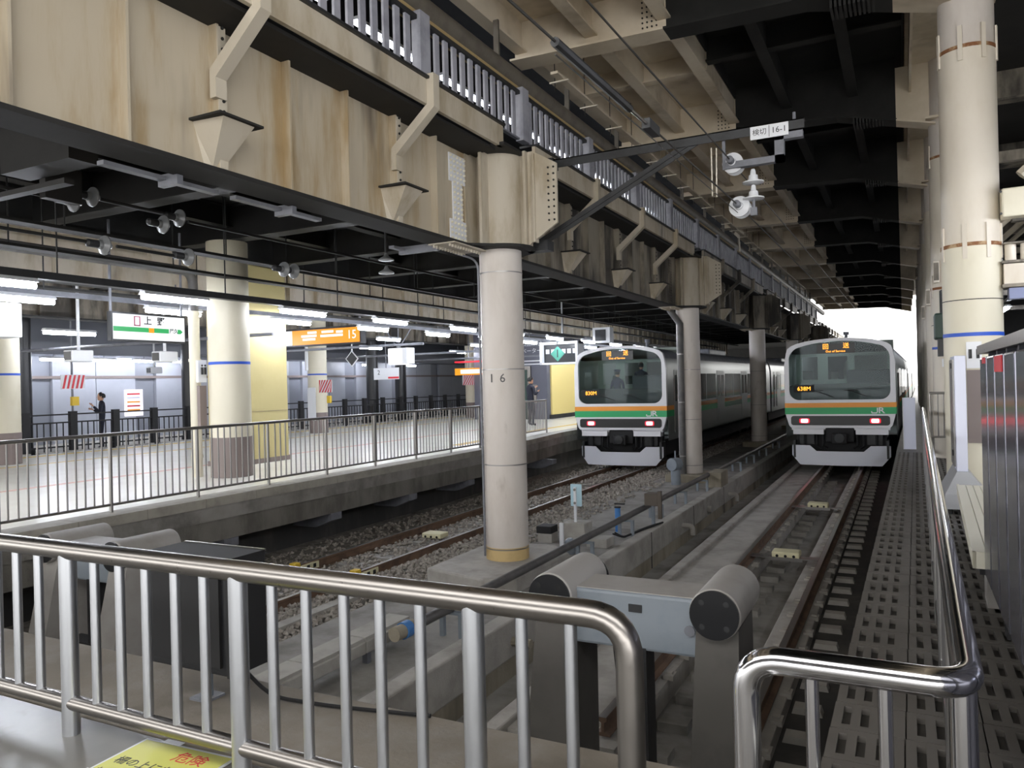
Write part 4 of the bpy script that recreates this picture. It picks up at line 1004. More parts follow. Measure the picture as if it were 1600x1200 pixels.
for k, y in enumerate([7, 11, 15.3, 17.1, 18.7, 20.4, 24.5, 28, 32, 36]): lamp(-25, y, 2.73, .85, ORD[k] + ' short tube lamp from the left along the far grey wall', 'tube lamps along the far wall')
for k, y in enumerate([14.5, 20, 26, 32]): lamp(-15, y, 3.1, 1.2, ORD[k] + ' tube lamp from the left over the middle of the platform', 'tube lamps over the platform middle')
t = thing('lamp_rail', 'dark hanging rail carrying the row of tube lamps', 'lamp rail', (-10.2, 3, 3.15))
MB().box(-10.27, -10.13, 3, 45, 3.1, 3.2).build('channel', dark, t)
for k in range(14):
    y = 3.6 + 2.9 * k; MB().cyl((-10.2, y, 3.2), (-10.2, y, 4.88), .012, 6).build('hanger', dark, t)
t = thing('lamp_rail', 'thin grey rail carrying the second row of lamps', 'lamp rail', (-11.8, 3, 3.15))
MB().box(-11.84, -11.76, 3, 45, 3.1, 3.18).build('channel', greyp, t)
for k in range(14):
    y = 4.4 + 2.9 * k; MB().cyl((-11.8, y, 3.18), (-11.8, y, 4.88), .012, 6).build('hanger', dark, t)
t = thing('sprinkler_pipe', 'thick grey pipe with an elbow dropping into the white standpipe', 'pipe', (-11.5, 5, 3.7))
MB().tube(bend([(-11.5, 3, 3.74), (-11.5, 9.85, 3.74), (-11.5, 9.85, 3.0)], .25, 6), .085, 16).build('pipe_run', pipe_m, t, True)
MB().cyl((-11.5, 9.85, 0), (-11.5, 9.85, 3.02), .095, 20).build('standpipe', pillc, t, True)
for z in (.35, 2.1, 2.95): MB().cyl((-11.5, 9.85, z), (-11.5, 9.85, z + .05), .108, 20).build('collar', pillc, t, True)
t = thing('cable_bundle', 'dark cable trays running lengthwise under the left deck', 'cable tray', (-9.4, 3, 3.9))
for x, z in ((-9.4, 3.62), (-10.6, 3.55), (-13.2, 3.4)):
    MB().box(x - .12, x + .12, 3, 50, z, z + .04).build('tray', soot, t)
    for k in range(16): MB().cyl((x, 3.5 + 2.6 * k, z + .04), (x, 3.5 + 2.6 * k, 4.88), .012, 5).build('rod', dark, t)
for k in range(9):
    y = 6 + 5.3 * k
    MB().tube([(-19.5, y, 2.45 + .2), (-11.0, y, 2.65)], .035, 8).build('crossbar', greyp, t)
def round_pillar(label, x, y, r, zt, mt, base=True, band=True, nm='platform_pillar', extra=None):
    t = thing(nm, label, 'pillar', (x, y, 0))
    MB().cyl((x, y, 0), (x, y, zt), r, 36).build('shaft', mt, t, True)
    if base: MB().cyl((x, y, 0), (x, y, .72), r + .006, 36).build('kick_band', brownp, t, True)
    if band: MB().cyl((x, y, 2.03), (x, y, 2.08), r + .004, 36).build('blue_stripe', blue, t, True)
    return t
t = round_pillar('round cream pillar left of the flat cream column', -10.95, 10.15, .36, 4.25, pillc)
box(-11.36, -11.3, 9.75, 9.93, 1.72, 2.12).build('toilet_sign', lightp, t); box(-11.37, -11.3, 9.77, 9.92, .9, 1.66).build('advert_panel', brownp, t)
for dx in (0, .07): MB().cyl((-11.31 + .05, 9.8 + dx, 1.86), (-11.31 + .05, 9.8 + dx, 1.99), .02, 8).lathe([(.001, 2.0), (.02, 2.02), (.001, 2.045)], (-11.26, 9.8 + dx, 0), 'z', 8).build('figure', blk, t)
t = thing('clad_column', 'flat cream yellow clad column beside the round pillar', 'column', (-12.6, 12.9, 0))
box(-12.9, -12.2, 11.35, 12.95, 0, 4.2).build('cladding', panelw, t, bevel=.03); box(-12.92, -12.18, 11.33, 12.97, 0, .1).build('plinth', brownp, t)
box(-12.91, -12.19, 11.34, 12.96, 1.1, 1.106).build('seam', brownp, t)
for y, lab in ((10.4, 'cream far pillar at the left picture edge with red stripes'), (21.0, 'slim far cream pillar below the orange sign'), (31.9, 'far cream pillar with red stripes just left of pillar 16'), (42.6, 'farthest cream platform pillar')):
    t = round_pillar(lab, -18.4, y, .33, 4.2, pillc)
    if y != 42.6:
        cx_, cy_ = -18.4, y
        b_ = box(cx_ - .33 if y > 12 else cx_ - .3, cx_ + .34, cy_ - .36, cy_ - .345, 1.55, 2.1) if y != 21.0 else box(cx_ + .38, cx_ + .95, cy_ - .36, cy_ - .34, 1.42, 1.85)
        sg = b_.build('stripe_sign', lightp, t)
        x0, x1, z0, z1 = (cx_ - .3, cx_ + .33, 1.55, 2.1) if y != 21.0 else (cx_ + .38, cx_ + .95, 1.42, 1.85)
        st = MB(); k = 0
        while k < 8:
            a_ = x0 - .25 + k * .12
            P4 = [(a_, z0), (a_ + .055, z0), (a_ + .055 + (z1 - z0) * .6, z1), (a_ + (z1 - z0) * .6, z1)]
            P4 = [(min(max(px, x0), x1), pz) for px, pz in P4]
            if P4[1][0] - P4[0][0] > .005 or P4[2][0] - P4[3][0] > .005: st.prism(P4, 'y', cy_ - .366, cy_ - .361)
            k += 1
        st.build('stripes', red, sg)
    if y == 21.0:
        box(-18.55, -18.2, y - .36, y - .335, .45, 1.6).build('notice_case', lightp, t)
        MB().cyl((-18.55, y - .36, 2.2), (-18.55, y - .36, 3.1), .06, 8).build('white_tube', lightp, t)
for y, lab in ((12.6, 'black far column near the left edge'), (18.2, 'black far column behind the white standpipe'), (28.2, 'left one of the two black far columns'), (30.4, 'right one of the two black far columns'), (40, 'farthest black column')):
    t = thing('track_column', lab, 'column', (-21.5, y, -.15)); MB().cyl((-21.5, y, -1.2), (-21.5, y, 4.2), .27, 24).build('shaft', blk, t, True)
    MB().cyl((-21.5, y, -.12), (-21.5, y, .1), .31, 24).build('collar', blkm, t, True)
# far black fence
t = thing('track_fence', 'black iron fence with thick posts beyond the far platform edge', 'fence', (-20.65, 8, 0))
for z in (.12, .78, 1.0): box(-20.68, -20.62, 7, 60, z, z + .04).build('rail', blkm, t)
bm_ = MB().box(-.012, .012, -.012, .012, .0, .8).mesh('baluster', blkm); pm_ = MB().box(-.06, .06, -.1, .1, -.1, 1.1).mesh('post', blkm)
for k in range(26): put('post', pm_, t, (-20.65, 8.3 + k * 1.3, 0))
for k in range(190): put('baluster', bm_, t, (-20.65, 8 + k * .18, 0))
# white cabinet hanging at the left edge, stripes on the far fence
t = thing('wall_cabinet', 'white boxed cabinet hanging at the left picture edge', 'cabinet', (-12.6, 6.8, 2.7)); box(-12.9, -12.4, 6.2, 7.32, 2.48, 3.02).build('case', lightp, t, bevel=.02); box(-12.4, -12.39, 6.85, 7.1, 2.55, 2.75).build('label', wallgd, t); MB().cyl((-12.6, 6.9, 3.0), (-12.6, 6.9, 3.45), .03, 8).build('hanger', greyp, t)
t = thing('stripe_board', 'red and white striped board with a yellow box by the left black column', 'sign', (-20.9, 13.6, 1.5))
box(-20.92, -20.9, 13.35, 14.05, 1.72, 2.12).build('panel', lightp, t)
for k in range(5): MB().prism([(13.38 + .13 * k, 1.73), (13.44 + .13 * k, 1.73), (13.53 + .13 * k, 2.11), (13.47 + .13 * k, 2.11)], 'x', -20.9, -20.893).build('stripe', red, t)
MB().cyl((-20.95, 13.7, 1.0), (-20.95, 13.7, 4.9), .03, 8).build('pole', greyp, t); box(-20.9, -20.8, 13.6, 13.8, 1.25, 1.5).build('yellow_box', yel, t)
# station sign
t = thing('station_sign', 'lit white station name sign with a green line hanging over the platform', 'sign', (-11.5, 8.9, 2.66))
box(-11.55, -11.45, 8.17, 9.62, 2.42, 2.9).build('case', dark, t); box(-11.452, -11.44, 8.2, 9.59, 2.45, 2.87).build('face', sign_e, t)
box(-11.441, -11.436, 8.2, 9.26, 2.58, 2.66).build('green_line', sign_g, t); box(-11.437, -11.433, 8.86, 8.96, 2.575, 2.66).build('orange_mark', sign_o, t)
txt('sign_text', '上', .155, blk, (-11.434, 8.84, 2.77), FACE_PX, t, .002, bold=.003); txt('sign_text', '野', .155, blk, (-11.434, 9.1, 2.77), FACE_PX, t, .002, bold=.003)
txt('sign_text', '尾久', .09, gtex, (-11.434, 9.36, 2.62), FACE_PX, t, .002, bold=.002)
MB().prism([(9.44, 2.58), (9.5, 2.58), (9.55, 2.62), (9.5, 2.66), (9.44, 2.66)], 'x', -11.441, -11.436).build('arrow', sign_g, t)
MB().box(-11.441, -11.436, 8.58, 8.7, 2.68, 2.7).box(-11.441, -11.436, 8.58, 8.7, 2.83, 2.845).box(-11.441, -11.436, 8.58, 8.6, 2.68, 2.845).box(-11.441, -11.436, 8.68, 8.7, 2.68, 2.845).build('station_code_frame', mat('code_frame', rgb(150, 60, 90), .5), t)
for y in (8.2, 9.58): MB().cyl((-11.5, y, 2.9), (-11.5, y, 4.4), .022, 8).build('hanger', greyp, t)
# orange platform sign
t = thing('platform_number_sign', 'lit orange platform sign ending in the number 15', 'sign', (-15.5, 18, 3.1))
box(-17.0, -14.1, 18.0, 18.25, 2.86, 3.4).build('case', dark, t); box(-16.72, -14.14, 17.985, 18.0, 2.9, 3.34).build('face', sign_o, t); box(-16.98, -16.72, 17.984, 18.0, 2.9, 3.34).build('lit_end', sign_e, t)
txt('sign_text', '15', .36, sign_e, (-14.42, 17.983, 3.12), FACE_CAM, t, .001)
for x0, x1, z in ((-16.1, -15.75, 3.22), (-16.35, -15.75, 3.12), (-16.3, -15.8, 3.02), (-15.55, -15.1, 3.22), (-15.6, -14.75, 3.1), (-15.0, -14.75, 3.2)):
    box(x0, x1, 17.98, 17.986, z, z + .07).build('text_line', sign_e, t)
for x in (-16.5, -14.2): MB().cyl((x, 18.1, 3.4), (x, 18.1, 4.4), .03, 8).build('hanger', greyp, t)
# glowing cube, diamond sign, cameras
t = thing('glow_clock', 'glowing white square lightbox on thin struts', 'lightbox', (-13.2, 18.6, 2.4))
box(-13.45, -12.95, 18.4, 18.8, 2.2, 2.68).build('face_box', sign_e, t, bevel=.03); box(-12.95, -12.78, 18.42, 18.8, 2.22, 2.68).build('side', lightp, t)
for q in ((-13.7, 18.6), (-12.7, 18.6), (-13.2, 18.6)): MB().cyl((-13.2, 18.6, 2.66), (q[0], q[1], 4.89 if q[0] == -13.2 else 3.3), .015, 6).build('strut', greyp, t)
t = thing('diamond_sign', 'black diamond stop marker with a white border', 'sign', (-14.6, 18.2, 2.3))
Md = Matrix.Rotation(math.pi / 4, 3, 'Y')
MB().cbox((-14.6, 18.2, 2.42), (.34, .02, .34), Md).build('border', lightp, t); MB().cbox((-14.6, 18.185, 2.42), (.28, .02, .28), Md).build('panel', blk, t); MB().cyl((-14.6, 18.2, 2.65), (-14.6, 18.2, 2.9), .02, 6).build('rod', lightp, t)
def cctv(x, y, z, lab, rod_top=4.89):
    t = thing('security_camera', lab, 'camera', (x, y, z))
    MB().cyl((x, y, z + .1), (x, y, rod_top), .03, 8).build('stem', lightp, t)
    MB().box(x - .13, x + .13, y - .22, y + .22, z - .1, z + .12).build('housing', lightp, t, bevel=.02)
    box(x - .1, x + .1, y - .23, y - .215, z - .07, z + .09).build('lens_window', blk, t)
cctv(-14.0, 9.3, 2.28, 'boxy white security camera left of the station sign')
cctv(-13.6, 10.9, 2.28, 'small white security camera under the station sign')
cctv(-22.5, 17.6, 2.3, 'distant security camera in front of the far wall')
t = thing('poster_board', 'bright lit poster with coloured print on the far wall', 'poster', (-25.9, 19.3, 1))
box(-25.99, -25.93, 19.0, 19.75, .7, 1.7).build('panel', poster_e, t)
for z, c_ in ((1.5, red), (1.36, lav), (1.2, train_o), (1.05, red), (.9, train_o)): box(-25.932, -25.925, 19.08, 19.62, z, z + .06).build('print_line', c_, t)
t = thing('white_notice', 'white notice board reading 2 hanging beyond the orange sign', 'notice', (-19.5, 24.5, 2))
box(-18.6, -17.4, 24.5, 24.53, 1.85, 2.3).build('panel', lightp, t); txt('notice_text', '2', .25, blk, (-18.35, 24.49, 2.12), FACE_CAM, t, .001); MB().cyl((-18, 24.5, 2.3), (-18, 24.5, 4.9), .02, 6).build('rod', greyp, t)
box(-17.9, -17.4, 24.48, 24.5, 1.88, 1.95).build('red_bar', red, t)
t = thing('yellow_box', 'small yellow call box below the striped sign', 'box', (-17.6, 20.8, 1.1)); box(-17.75, -17.6, 20.7, 20.8, 1.05, 1.3).build('case', yel, t, bevel=.01); MB().cyl((-17.68, 20.76, 1.3), (-17.68, 20.76, 1.5), .015, 6).build('bracket', greyp, t)
t = thing('small_orange_sign', 'small lit orange sign left of pillar 16', 'sign', (-17.5, 30, 2.4))
box(-17.9, -16.4, 29.5, 29.6, 2.0, 2.3).build('face', sign_o, t); box(-17.6, -16.45, 29.49, 29.5, 2.06, 2.24).build('white_field', sign_e, t); box(-17.9, -16.4, 29.5, 29.6, 2.55, 2.62).build('red_strip', tailr, t); MB().cyl((-17.2, 29.55, 2.3), (-17.2, 29.55, 4.9), .02, 6).build('rod', greyp, t)
# lift tower
t = thing('lift_tower', 'slate grey lift shaft with white lettering and a yellow side panel', 'lift', (-15, 31, 0))
box(-17.2, -13.62, 30.0, 36, 0, 4.2).build('shaft', tower, t)
box(-13.63, -13.55, 30.35, 33.2, .18, 2.62).build('yellow_panel', yellowp, t); box(-13.63, -13.54, 30.2, 33.3, .0, .18).build('plinth', dark, t)
MB().box(-15.6, -14.35, 29.9, 30.0, 0, 2.3).build('door_frame', steel, t); box(-15.45, -14.5, 29.88, 29.91, 0, 2.15).build('door', gtex, t); box(-14.3, -14.1, 29.93, 30, .7, 1.5).build('call_panel', steel, t); box(-14.25, -14.15, 29.92, 29.94, 1.2, 1.4).build('indicator', blk, t)
txt('shaft_text', 'エレベーター', .24, lightp, (-14.55, 29.99, 2.95), FACE_CAM, t, .001); txt('shaft_text', '下り（公園改札）', .22, lightp, (-14.55, 29.99, 3.25), FACE_CAM, t, .001)
for z in (2.72, 2.5, 2.36): box(-15.2, -13.8, 29.985, 29.995, z, z + .05).build('text_line', lightp, t)
t = thing('departure_display', 'hanging pale framed departure board near the left train', 'display', (-10.4, 24, 2.2))
MB().box(-11.1, -9.7, 24.0, 24.5, 2.86, 2.95).box(-11.1, -11.02, 23.9, 24.5, 2.2, 2.95).box(-9.78, -9.7, 23.9, 24.5, 2.2, 2.95).box(-11.1, -9.7, 23.9, 24.5, 2.18, 2.24).build('frame', lightp, t)
box(-11.02, -9.78, 24.1, 24.45, 2.24, 2.86).build('screen', blk, t)
for k in range(6): box(-10.95 + .2 * k, -10.82 + .2 * k, 24.09, 24.1, 2.55, 2.7).build('screen_text', lightp, t)
MB().cyl((-10.4, 24.3, 2.95), (-10.4, 24.3, 4.9), .04, 8).build('hanger', lightp, t)
t = thing('green_diamond', 'green diamond stop marker with a black 1 before the departure board', 'sign', (-10.25, 23.5, 2.3))
MB().cbox((-10.25, 23.5, 2.52), (.36, .02, .36), Md).build('panel', mat('marker_green', rgb(60, 130, 112), .5), t); box(-10.27, -10.23, 23.485, 23.49, 2.4, 2.66).build('digit', blk, t); MB().cyl((-10.25, 23.5, 2.76), (-10.25, 23.5, 3.2), .02, 6).build('rod', blkm, t)
t = thing('air_unit', 'white boxed loudspeaker with a dark grille above the left train', 'loudspeaker', (-9.9, 26, 3.2)); box(-9.95, -9.3, 26, 26.4, 2.95, 3.5).build('case', lightp, t); box(-9.85, -9.45, 25.985, 26, 3.02, 3.42).build('grille', dark, t)
# ================================================================== RIGHT PLATFORM
for k in range(8):
    y = 11.1 + 5.2 * k; RX = .78 + .006 * (y - 11.1)
    t = thing('roof_pillar', ['big round cream roof pillar at upper right with rusty joints and a blue stripe', 'second roof pillar in the right row, just left of the big one', 'third roof pillar in the right row', 'fourth roof pillar in the right row', 'fifth roof pillar in the right row', 'sixth roof pillar in the right row', 'seventh roof pillar in the right row', 'last roof pillar in the right row by the opening'][k], 'pillar', (RX, y, 0))
    MB().cyl((RX, y, 0), (RX, y, 3.1), .325, 44).build('lower_shaft', pillc if k == 0 else pillw, t, True)
    MB().cyl((RX, y, 3.1), (RX, y, 5.5), .315, 44).build('middle_shaft', pillw, t, True)
    MB().cyl((RX, y, 5.5), (RX, y, 7.3), .305, 44).build('upper_shaft', pill, t, True)
    if k < 2:
        rust = mat('rust_ring', rgb(128, 84, 52), .8, 0, rgb(176, 150, 116), 6, lo=.45, hi=.6) if k == 0 else MATS['rust_ring']
        for z, r in ((3.08, .332), (5.48, .322)): MB().cyl((RX, y, z), (RX, y, z + .045), r, 44).build('rust_ring', rust, t, True)
        for z in (3.08, 5.48):
            for a in (200, 255, 300, 345):
                ax, ay = RX + .325 * math.cos(math.radians(a)), y + .325 * math.sin(math.radians(a))
                MB().cbox((ax, ay, z + .06), (.05, .02, .42), Matrix.Rotation(math.radians(a + 90), 3, 'Z')).build('lug', pillw, t)
        MB().cyl((RX, y, 2.43), (RX, y, 2.44), .328, 44).build('strap', blkm, t, True)
        MB().cyl((RX, y, 1.99), (RX, y, 2.035), .328, 44).build('blue_stripe', blue, t, True)
    if k == 0:
        MB().box(RX - .1, RX + .06, y - .345, y - .325, 1.6, 1.92).build('pictogram', lightp, t); box(RX - .1, RX + .06, y - .345, y - .325, .7, 1.58).build('brown_notice', brownp, t)
        for dx in (-.06, .02): MB().cyl((RX + dx, y - .35, 1.72), (RX + dx, y - .35, 1.83), .018, 8).build('figure', blk, t)
    MB().box(RX - .35, RX + .35, y - .35, y + .35, 6.2, 6.24).build('capital', creamc, t)
for k in range(8):
    lamp(2.6, 4.2 + 5.2 * k, 3.3, 1.25, ORD[k] + ' tube lamp over the right platform counted from the camera', 'tube lamps over the right platform')
t = thing('lamp_rail', 'dark rail carrying the right platform lamps', 'lamp rail', (2.6, 2, 3.5)); MB().box(2.55, 2.65, 3, 46, 3.48, 3.56).build('channel', dark, t)
for k in range(8): MB().cyl((2.6, 5 + 5.2 * k, 3.56), (2.6, 5 + 5.2 * k, 6.95), .012, 6).build('hanger', dark, t)
t = thing('junction_cabinet', 'cream metal box fixed right of the big roof pillar', 'box', (1.3, 10.9, 3.4)); box(1.08, 1.42, 10.75, 11.0, 3.38, 3.72).build('case', pillc, t, bevel=.02); MB().cyl((1.38, 10.74, 2.4), (1.38, 10.74, 4.4), .008, 5).build('cable', wire, t)
for dx, dz in ((-.13, .13), (-.13, -.13)): MB().cyl((1.2 + dx, 10.74, 3.55 + dz), (1.2 + dx, 10.76, 3.55 + dz), .015, 6).build('bolt', blk, t)
t = thing('pa_speakers', 'cream speaker pair on a bracket right of the big roof pillar', 'loudspeaker', (1.3, 11, 2.6))
for x in (1.18, 1.34):
    MB().cyl((x, 11.0, 2.88), (x, 11.0, 3.08), .06, 12).build('upper_can', pillw, t, True); box(x - .08, x + .08, 10.9, 11.1, 2.6, 2.84).build('lower_can', pillw, t)
MB().box(1.08, 1.46, 10.88, 11.12, 2.85, 2.88).box(1.1, 1.44, 10.9, 11.1, 3.08, 3.1).box(1.08, 1.46, 10.88, 11.12, 2.56, 2.6).build('bracket', creams, t); box(1.15, 1.9, 10.9, 11.1, 2.42, 2.55).build('blue_beam', mat('beam_blue', rgb(126, 134, 168), .5), t)
for k in range(3):
    t = thing('service_box', ['narrow cream box on the second roof pillar', 'narrow cream box on the third roof pillar', 'narrow cream box on the fourth roof pillar'][k], 'box', (.5, 16 + 5.2 * k, 3.2)); box(.52, .62, 15.95 + 5.2 * k, 16.15 + 5.2 * k, 3.2, 3.6).build('case', pillw, t, bevel=.01); box(.53, .61, 15.94 + 5.2 * k, 15.955 + 5.2 * k, 3.24, 3.56).build('lid', creams, t)
t = thing('signal_lamp', 'dark green signal housing with white plates left of the big roof pillar', 'signal', (.62, 15.6, 1.8))
box(.5, .75, 15.3, 15.8, 2.15, 2.6).build('hood', gtex, t, bevel=.03); box(.55, .8, 15.28, 15.7, 1.85, 2.15).build('base_box', dark, t); box(.68, .8, 15.25, 15.28, 2.0, 2.16).build('plate', lightp, t); box(.68, .82, 15.25, 15.28, 2.34, 2.45).build('plate', lightp, t)
MB().tube([(.62, 15.6, 2.58), (.62, 15.6, 3.0), (.75, 16.05, 3.1)], .025, 8).build('bracket', dark, t); box(.6, .85, 15.25, 15.27, 1.66, 1.8).build('striped_plate', lightp, t); MB().prism([(.75, 1.66), (.79, 1.66), (.85, 1.8), (.81, 1.8)], 'y', 15.24, 15.25).build('red_stripe', red, t)
t = thing('ribbed_cabinet', 'dark glossy ribbed metal cabinet row at the right picture edge', 'cabinet', (.8, 4, 0))
box(.47, 1.2, 1.2, 5.5, .28, 1.66).build('body', glosr, t)
y = 5.5; k = 0
while y > 1.4:
    w = .42
    MB().box(.418, .47, y - w + .05, y, .3, 1.64).build('door', gloss, t, bevel=.012)
    box(.432, .47, y - w, y - w + .05, .29, 1.66).build('rib', glosr, t)
    y -= w; k += 1
box(.405, 1.22, 1.2, 5.52, 1.66, 1.71).build('top_trim', steel, t)
for y in (5.3, 3.6, 1.9): box(.5, 1.15, y - .06, y + .06, 0, .28).build('leg', blkm, t)
box(.413, .418, 4.3, 4.62, 1.55, 1.63).build('red_label', red, t); box(.413, .418, 5.15, 5.3, 1.6, 1.635).build('red_label', red, t)
t = thing('bench', 'cream topped bench beside the ribbed cabinet', 'bench', (.36, 5.6, 0))
for k in range(8): box(.38 + .06 * k, .435 + .06 * k, 5.62, 8.95, .36, .42).build('slat', bench, t)
MB().box(.36, .38, 5.6, 8.97, .32, .425).box(.36, .86, 5.6, 5.62, .32, .425).build('edge_trim', bench, t); 
for y in (5.9, 7.2, 8.5): box(.45, .8, y, y + .3, 0, .32).build('support', bumpg, t)
box(.4, .84, 5.66, 8.9, .27, .32).build('under_frame', dark, t)
t.rotation_euler = (0, 0, -.028)
t = thing('tilt_barrier', 'pale tall panel on a grey tapered base right of the fence', 'barrier', (.55, 10, 0))
MB().add([(.36, 9.65, .06), (.82, 9.65, .06), (.82, 10.72, .06), (.36, 10.72, .06), (.38, 9.67, .22), (.8, 9.67, .22), (.8, 10.7, .22), (.38, 10.7, .22), (.5, 9.76, .46), (.62, 9.76, .46), (.62, 10.6, .46), (.5, 10.6, .46)],
         [(0, 3, 2, 1), (0, 1, 5, 4), (1, 2, 6, 5), (2, 3, 7, 6), (3, 0, 4, 7), (4, 5, 9, 8), (5, 6, 10, 9), (6, 7, 11, 10), (7, 4, 8, 11), (8, 9, 10, 11)]).build('base', mat('base_grey', rgb(166, 168, 172), .4), t)
box(.5, .61, 9.78, 10.58, .46, 1.74).build('panel', lavend, t, bevel=.008); box(.485, .5, 9.9, 10.5, .5, 1.7).build('side_track', steeld, t)
for z in (.62, 1.6): box(.47, .485, 9.95, 10.05, z, z + .06).build('catch', blk, t)
for x in (.42, .76): MB().cyl((x, 9.72, 0), (x, 9.72, .06), .03, 8).cyl((x, 10.6, 0), (x, 10.6, .06), .03, 8).build('caster', blkm, t)
t = thing('white_board', 'white upright board on the platform edge by the right train', 'board', (.1, 17.85, 0)); box(-.02, .2, 17.8, 18.0, 0, 1.06).build('panel', lavend, t, bevel=.006); box(-.035, -.02, 17.79, 18.01, 0, 1.06).build('edge_strip', lightp, t)
r = thing('gate_railing', 'small stainless railing across the right platform behind the tapered base', 'railing', (.8, 15.6, 0))
MB().tube([(.4, 15.6, 1.2), (.95, 15.6, 1.2)], .022, 10).build('top_rail', steel, r, True); MB().tube([(.4, 15.6, .42), (.95, 15.6, .42)], .018, 10).build('bottom_rail', steel, r, True)
gb = MB().cyl((0, 0, .42), (0, 0, 1.2), .011, 8).mesh('baluster', steel, True)
for k in range(6): put('baluster', gb, r, (.44 + .09 * k, 15.6, 0))
for x in (.41, .94): MB().cyl((x, 15.6, 0), (x, 15.6, 1.2), .018, 10).build('post', steel, r, True)
t = thing('rubbish_bin', 'round cream litter bin behind the small railing', 'bin', (1.3, 26, 0)); MB().cyl((1.3, 26, 0), (1.3, 26, .8), .28, 20).build('drum', bench, t, True); MB().cyl((1.3, 26, .8), (1.3, 26, .9), .24, 20).build('lid', greyp, t, True)
t = thing('kiosk', 'cream panelled kiosk along the far right platform', 'kiosk', (1.6, 30, 0))
box(1.45, 3.2, 28, 38, 0, 2.3).build('wall', pillw, t); box(1.42, 1.45, 28, 38, 0, .5).build('plinth', greyp, t)
for k in range(6): box(1.42, 1.45, 28.6 + 1.5 * k, 28.64 + 1.5 * k, .5, 2.3).build('joint', greyp, t)
t = thing('service_counter', 'cream locker front behind the pale tall panel', 'locker', (1.1, 13.2, 0)); box(1.15, 2.6, 13.0, 14.2, .42, 1.5).build('case', pillc, t, bevel=.01); box(1.15, 2.6, 13.02, 14.2, 0, .42).build('plinth', greyp, t); box(1.3, 1.6, 12.98, 13.0, 1.2, 1.28).build('slot', greyp, t)
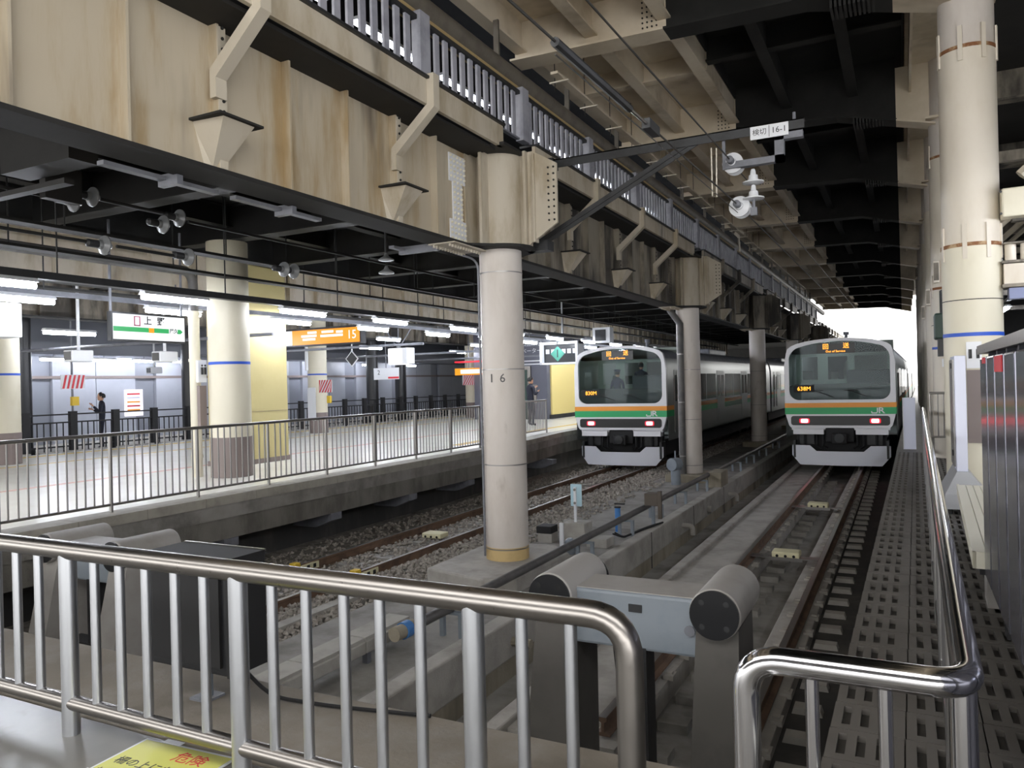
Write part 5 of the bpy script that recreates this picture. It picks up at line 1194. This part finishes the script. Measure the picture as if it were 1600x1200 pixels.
# ================================================================== PEOPLE
def person(label, loc, rz, joints, cloth, hat=False, phone=False, scale=1.0):
    """joints: dict of extra pose; body one skinned mesh, hair and clothing as children"""
    root = thing('person', label, 'person', loc); root.rotation_euler = (0, 0, rz)
    def skinmesh(name, verts, edges, rad, mt, sub=2):
        me = bpy.data.meshes.new(name); bm = bmesh.new(); lay = bm.verts.layers.skin.verify(); V = []
        for p, r in zip(verts, rad):
            v = bm.verts.new([c * scale for c in p]); v[lay].radius = (r[0] * scale, r[1] * scale); V.append(v)
        V[0][lay].use_root = True
        for a, b in edges: bm.edges.new((V[a], V[b]))
        bm.to_mesh(me); bm.free(); me.materials.append(mt)
        o = bpy.data.objects.new(name, me); COL.objects.link(o); o.parent = root
        s = o.modifiers.new('skin', 'SKIN'); s.use_smooth_shade = True
        q = o.modifiers.new('sub', 'SUBSURF'); q.levels = sub; q.render_levels = sub
        return o
    j = joints
    V = [(0, 0, .95), (0, .01, 1.15), (0, .02, 1.36), (0, .0, 1.47), (0, -.01, 1.52)]
    R = [(.15, .11), (.14, .1), (.17, .1), (.07, .06), (.05, .05)]
    E = [(0, 1), (1, 2), (2, 3), (3, 4)]
    for s in (-1, 1):
        i = len(V); V += [(s * .19, .0, 1.39)] + [tuple(p) for p in j['arm' + ('L' if s < 0 else 'R')]]; R += [(.055, .055), (.047, .047), (.038, .038)]
        E += [(2, i), (i, i + 1), (i + 1, i + 2)]
        i = len(V); V += [(s * .1, 0, .88), (s * .11, -.03, .48), (s * .11, .02, .09), (s * .115, -.13, .045)]; R += [(.085, .085), (.06, .06), (.045, .045), (.04, .03)]
        E += [(0, i), (i, i + 1), (i + 1, i + 2), (i + 2, i + 3)]
    skinmesh('body', V, E, R, cloth)
    # head with face
    hv = MB(); h = 1.63
    hv.lathe([(.012, -.125), (.045, -.115), (.062, -.08), (.075, -.02), (.078, .04), (.068, .085), (.04, .112), (.008, .12)], (0, 0, 0), 'z', 20)
    hv.v = [(x, y * 1.18 + (-.02 if z < -.05 and y < 0 else 0), z) for x, y, z in hv.v]
    hv.add([(-.012, -.09, .005), (.012, -.09, .005), (.016, -.088, -.03), (-.016, -.088, -.03), (0, -.118, -.025)], [(0, 1, 4), (1, 2, 4), (2, 3, 4), (3, 0, 4)])
    for s in (-1, 1): hv.cbox((s * .08, .01, -.005), (.014, .035, .05))
    hv.v = [((x) * scale, (y - .015) * scale, (z + h) * scale) for x, y, z in hv.v]
    hd = put('head', hv.mesh('head', skin, True), None); hd.parent = root
    ey = MB()
    for s in (-1, 1): ey.cbox((s * .03 * scale, -.103 * scale, (h + .012) * scale), (.02 * scale, .01 * scale, .009 * scale))
    ey.cbox((0, -.1 * scale, (h - .06) * scale), (.04 * scale, .01 * scale, .007 * scale))
    f_ = put('face_features', ey.mesh('face_features', hair), None); f_.parent = root
    hh = MB().lathe([(.083, -.02), (.09, .03), (.082, .08), (.05, .12), (.01, .13)], (0, 0, 0), 'z', 20)
    hh.v = [(x * scale, (y * 1.2 + .012) * scale, (z + h + (.012 if y < 0 else -.02)) * scale) for x, y, z in hh.v]
    p_ = put('hair', hh.mesh('hair', hair, True), None); p_.parent = root
    if hat:
        c_ = MB().lathe([(.088, .05), (.1, .09), (.125, .115), (.118, .14), (.02, .15)], (0, 0, 0), 'z', 20); c_.cbox((0, -.12, .055), (.13, .09, .012))
        c_.v = [(x * scale, y * scale, (z + h) * scale) for x, y, z in c_.v]; p_ = put('cap', c_.mesh('cap', clothn, True), None); p_.parent = root
    # hands with five fingers
    for s, k in ((-1, 'armL'), (1, 'armR')):
        a, w = Vector(j[k][0]), Vector(j[k][1]); d = (w - a).normalized(); side = d.cross(Vector((0, 1, 0))); side = side.normalized() if side.length > .1 else Vector((1, 0, 0)); nn = d.cross(side)
        V = [w, w + d * .05, w + d * .09]; R = [(.025, .02), (.036, .018), (.036, .014)]; E = [(0, 1), (1, 2)]
        for q, (o_, L_) in enumerate(((-.03, .06), (-.01, .072), (.011, .07), (.03, .052))):
            i = len(V); b0 = w + d * .095 + side * o_; V += [b0, b0 + d * L_ * .5 + nn * .008, b0 + d * L_ + nn * .024]; R += [(.0095, .0095), (.0085, .0085), (.007, .007)]; E += [(2, i), (i, i + 1), (i + 1, i + 2)]
        i = len(V); b0 = w + d * .03 + side * .038 * (-s); V += [b0, b0 + d * .035 + side * .018 * (-s) + nn * .01]; R += [(.011, .011), (.009, .009)]; E += [(1, i), (i, i + 1)]
        skinmesh('hand', V, E, R, skin, 1)
    return root
down = {'armL': [(-.25, .02, 1.12), (-.26, -.05, .88)], 'armR': [(.25, .02, 1.12), (.26, -.05, .88)]}
tele = {'armL': [(-.25, -.02, 1.12), (-.12, -.22, 1.22)], 'armR': [(.25, -.04, 1.14), (.1, -.22, 1.34)]}
pp = person('person in dark clothes looking at a phone behind the far black fence', (-21.7, 15.1, -.12), -.6, tele, clothd, scale=.98)
t = thing('smartphone', 'dark phone held up by the person behind the far fence', 'phone', (-21.82, 14.87, 1.15)); MB().cbox((-21.82, 14.87, 1.22), (.08, .012, .15), Matrix.Rotation(-.6, 3, 'Z')).build('case', blk, t)
person('person in dark clothes by the lift doors right of pillar 16', (-12.1, 25.2, 0), 2.6, tele, clothd, scale=1.02)
person('person in navy uniform and cap inside the left train cab', (-8.2, 23.55, .3), math.pi - .2, down, clothn, hat=True, scale=.92)
person('person with dark hair behind the partition in the left train cab', (-7.42, 23.6, .52), math.pi, down, clothd, scale=.92)
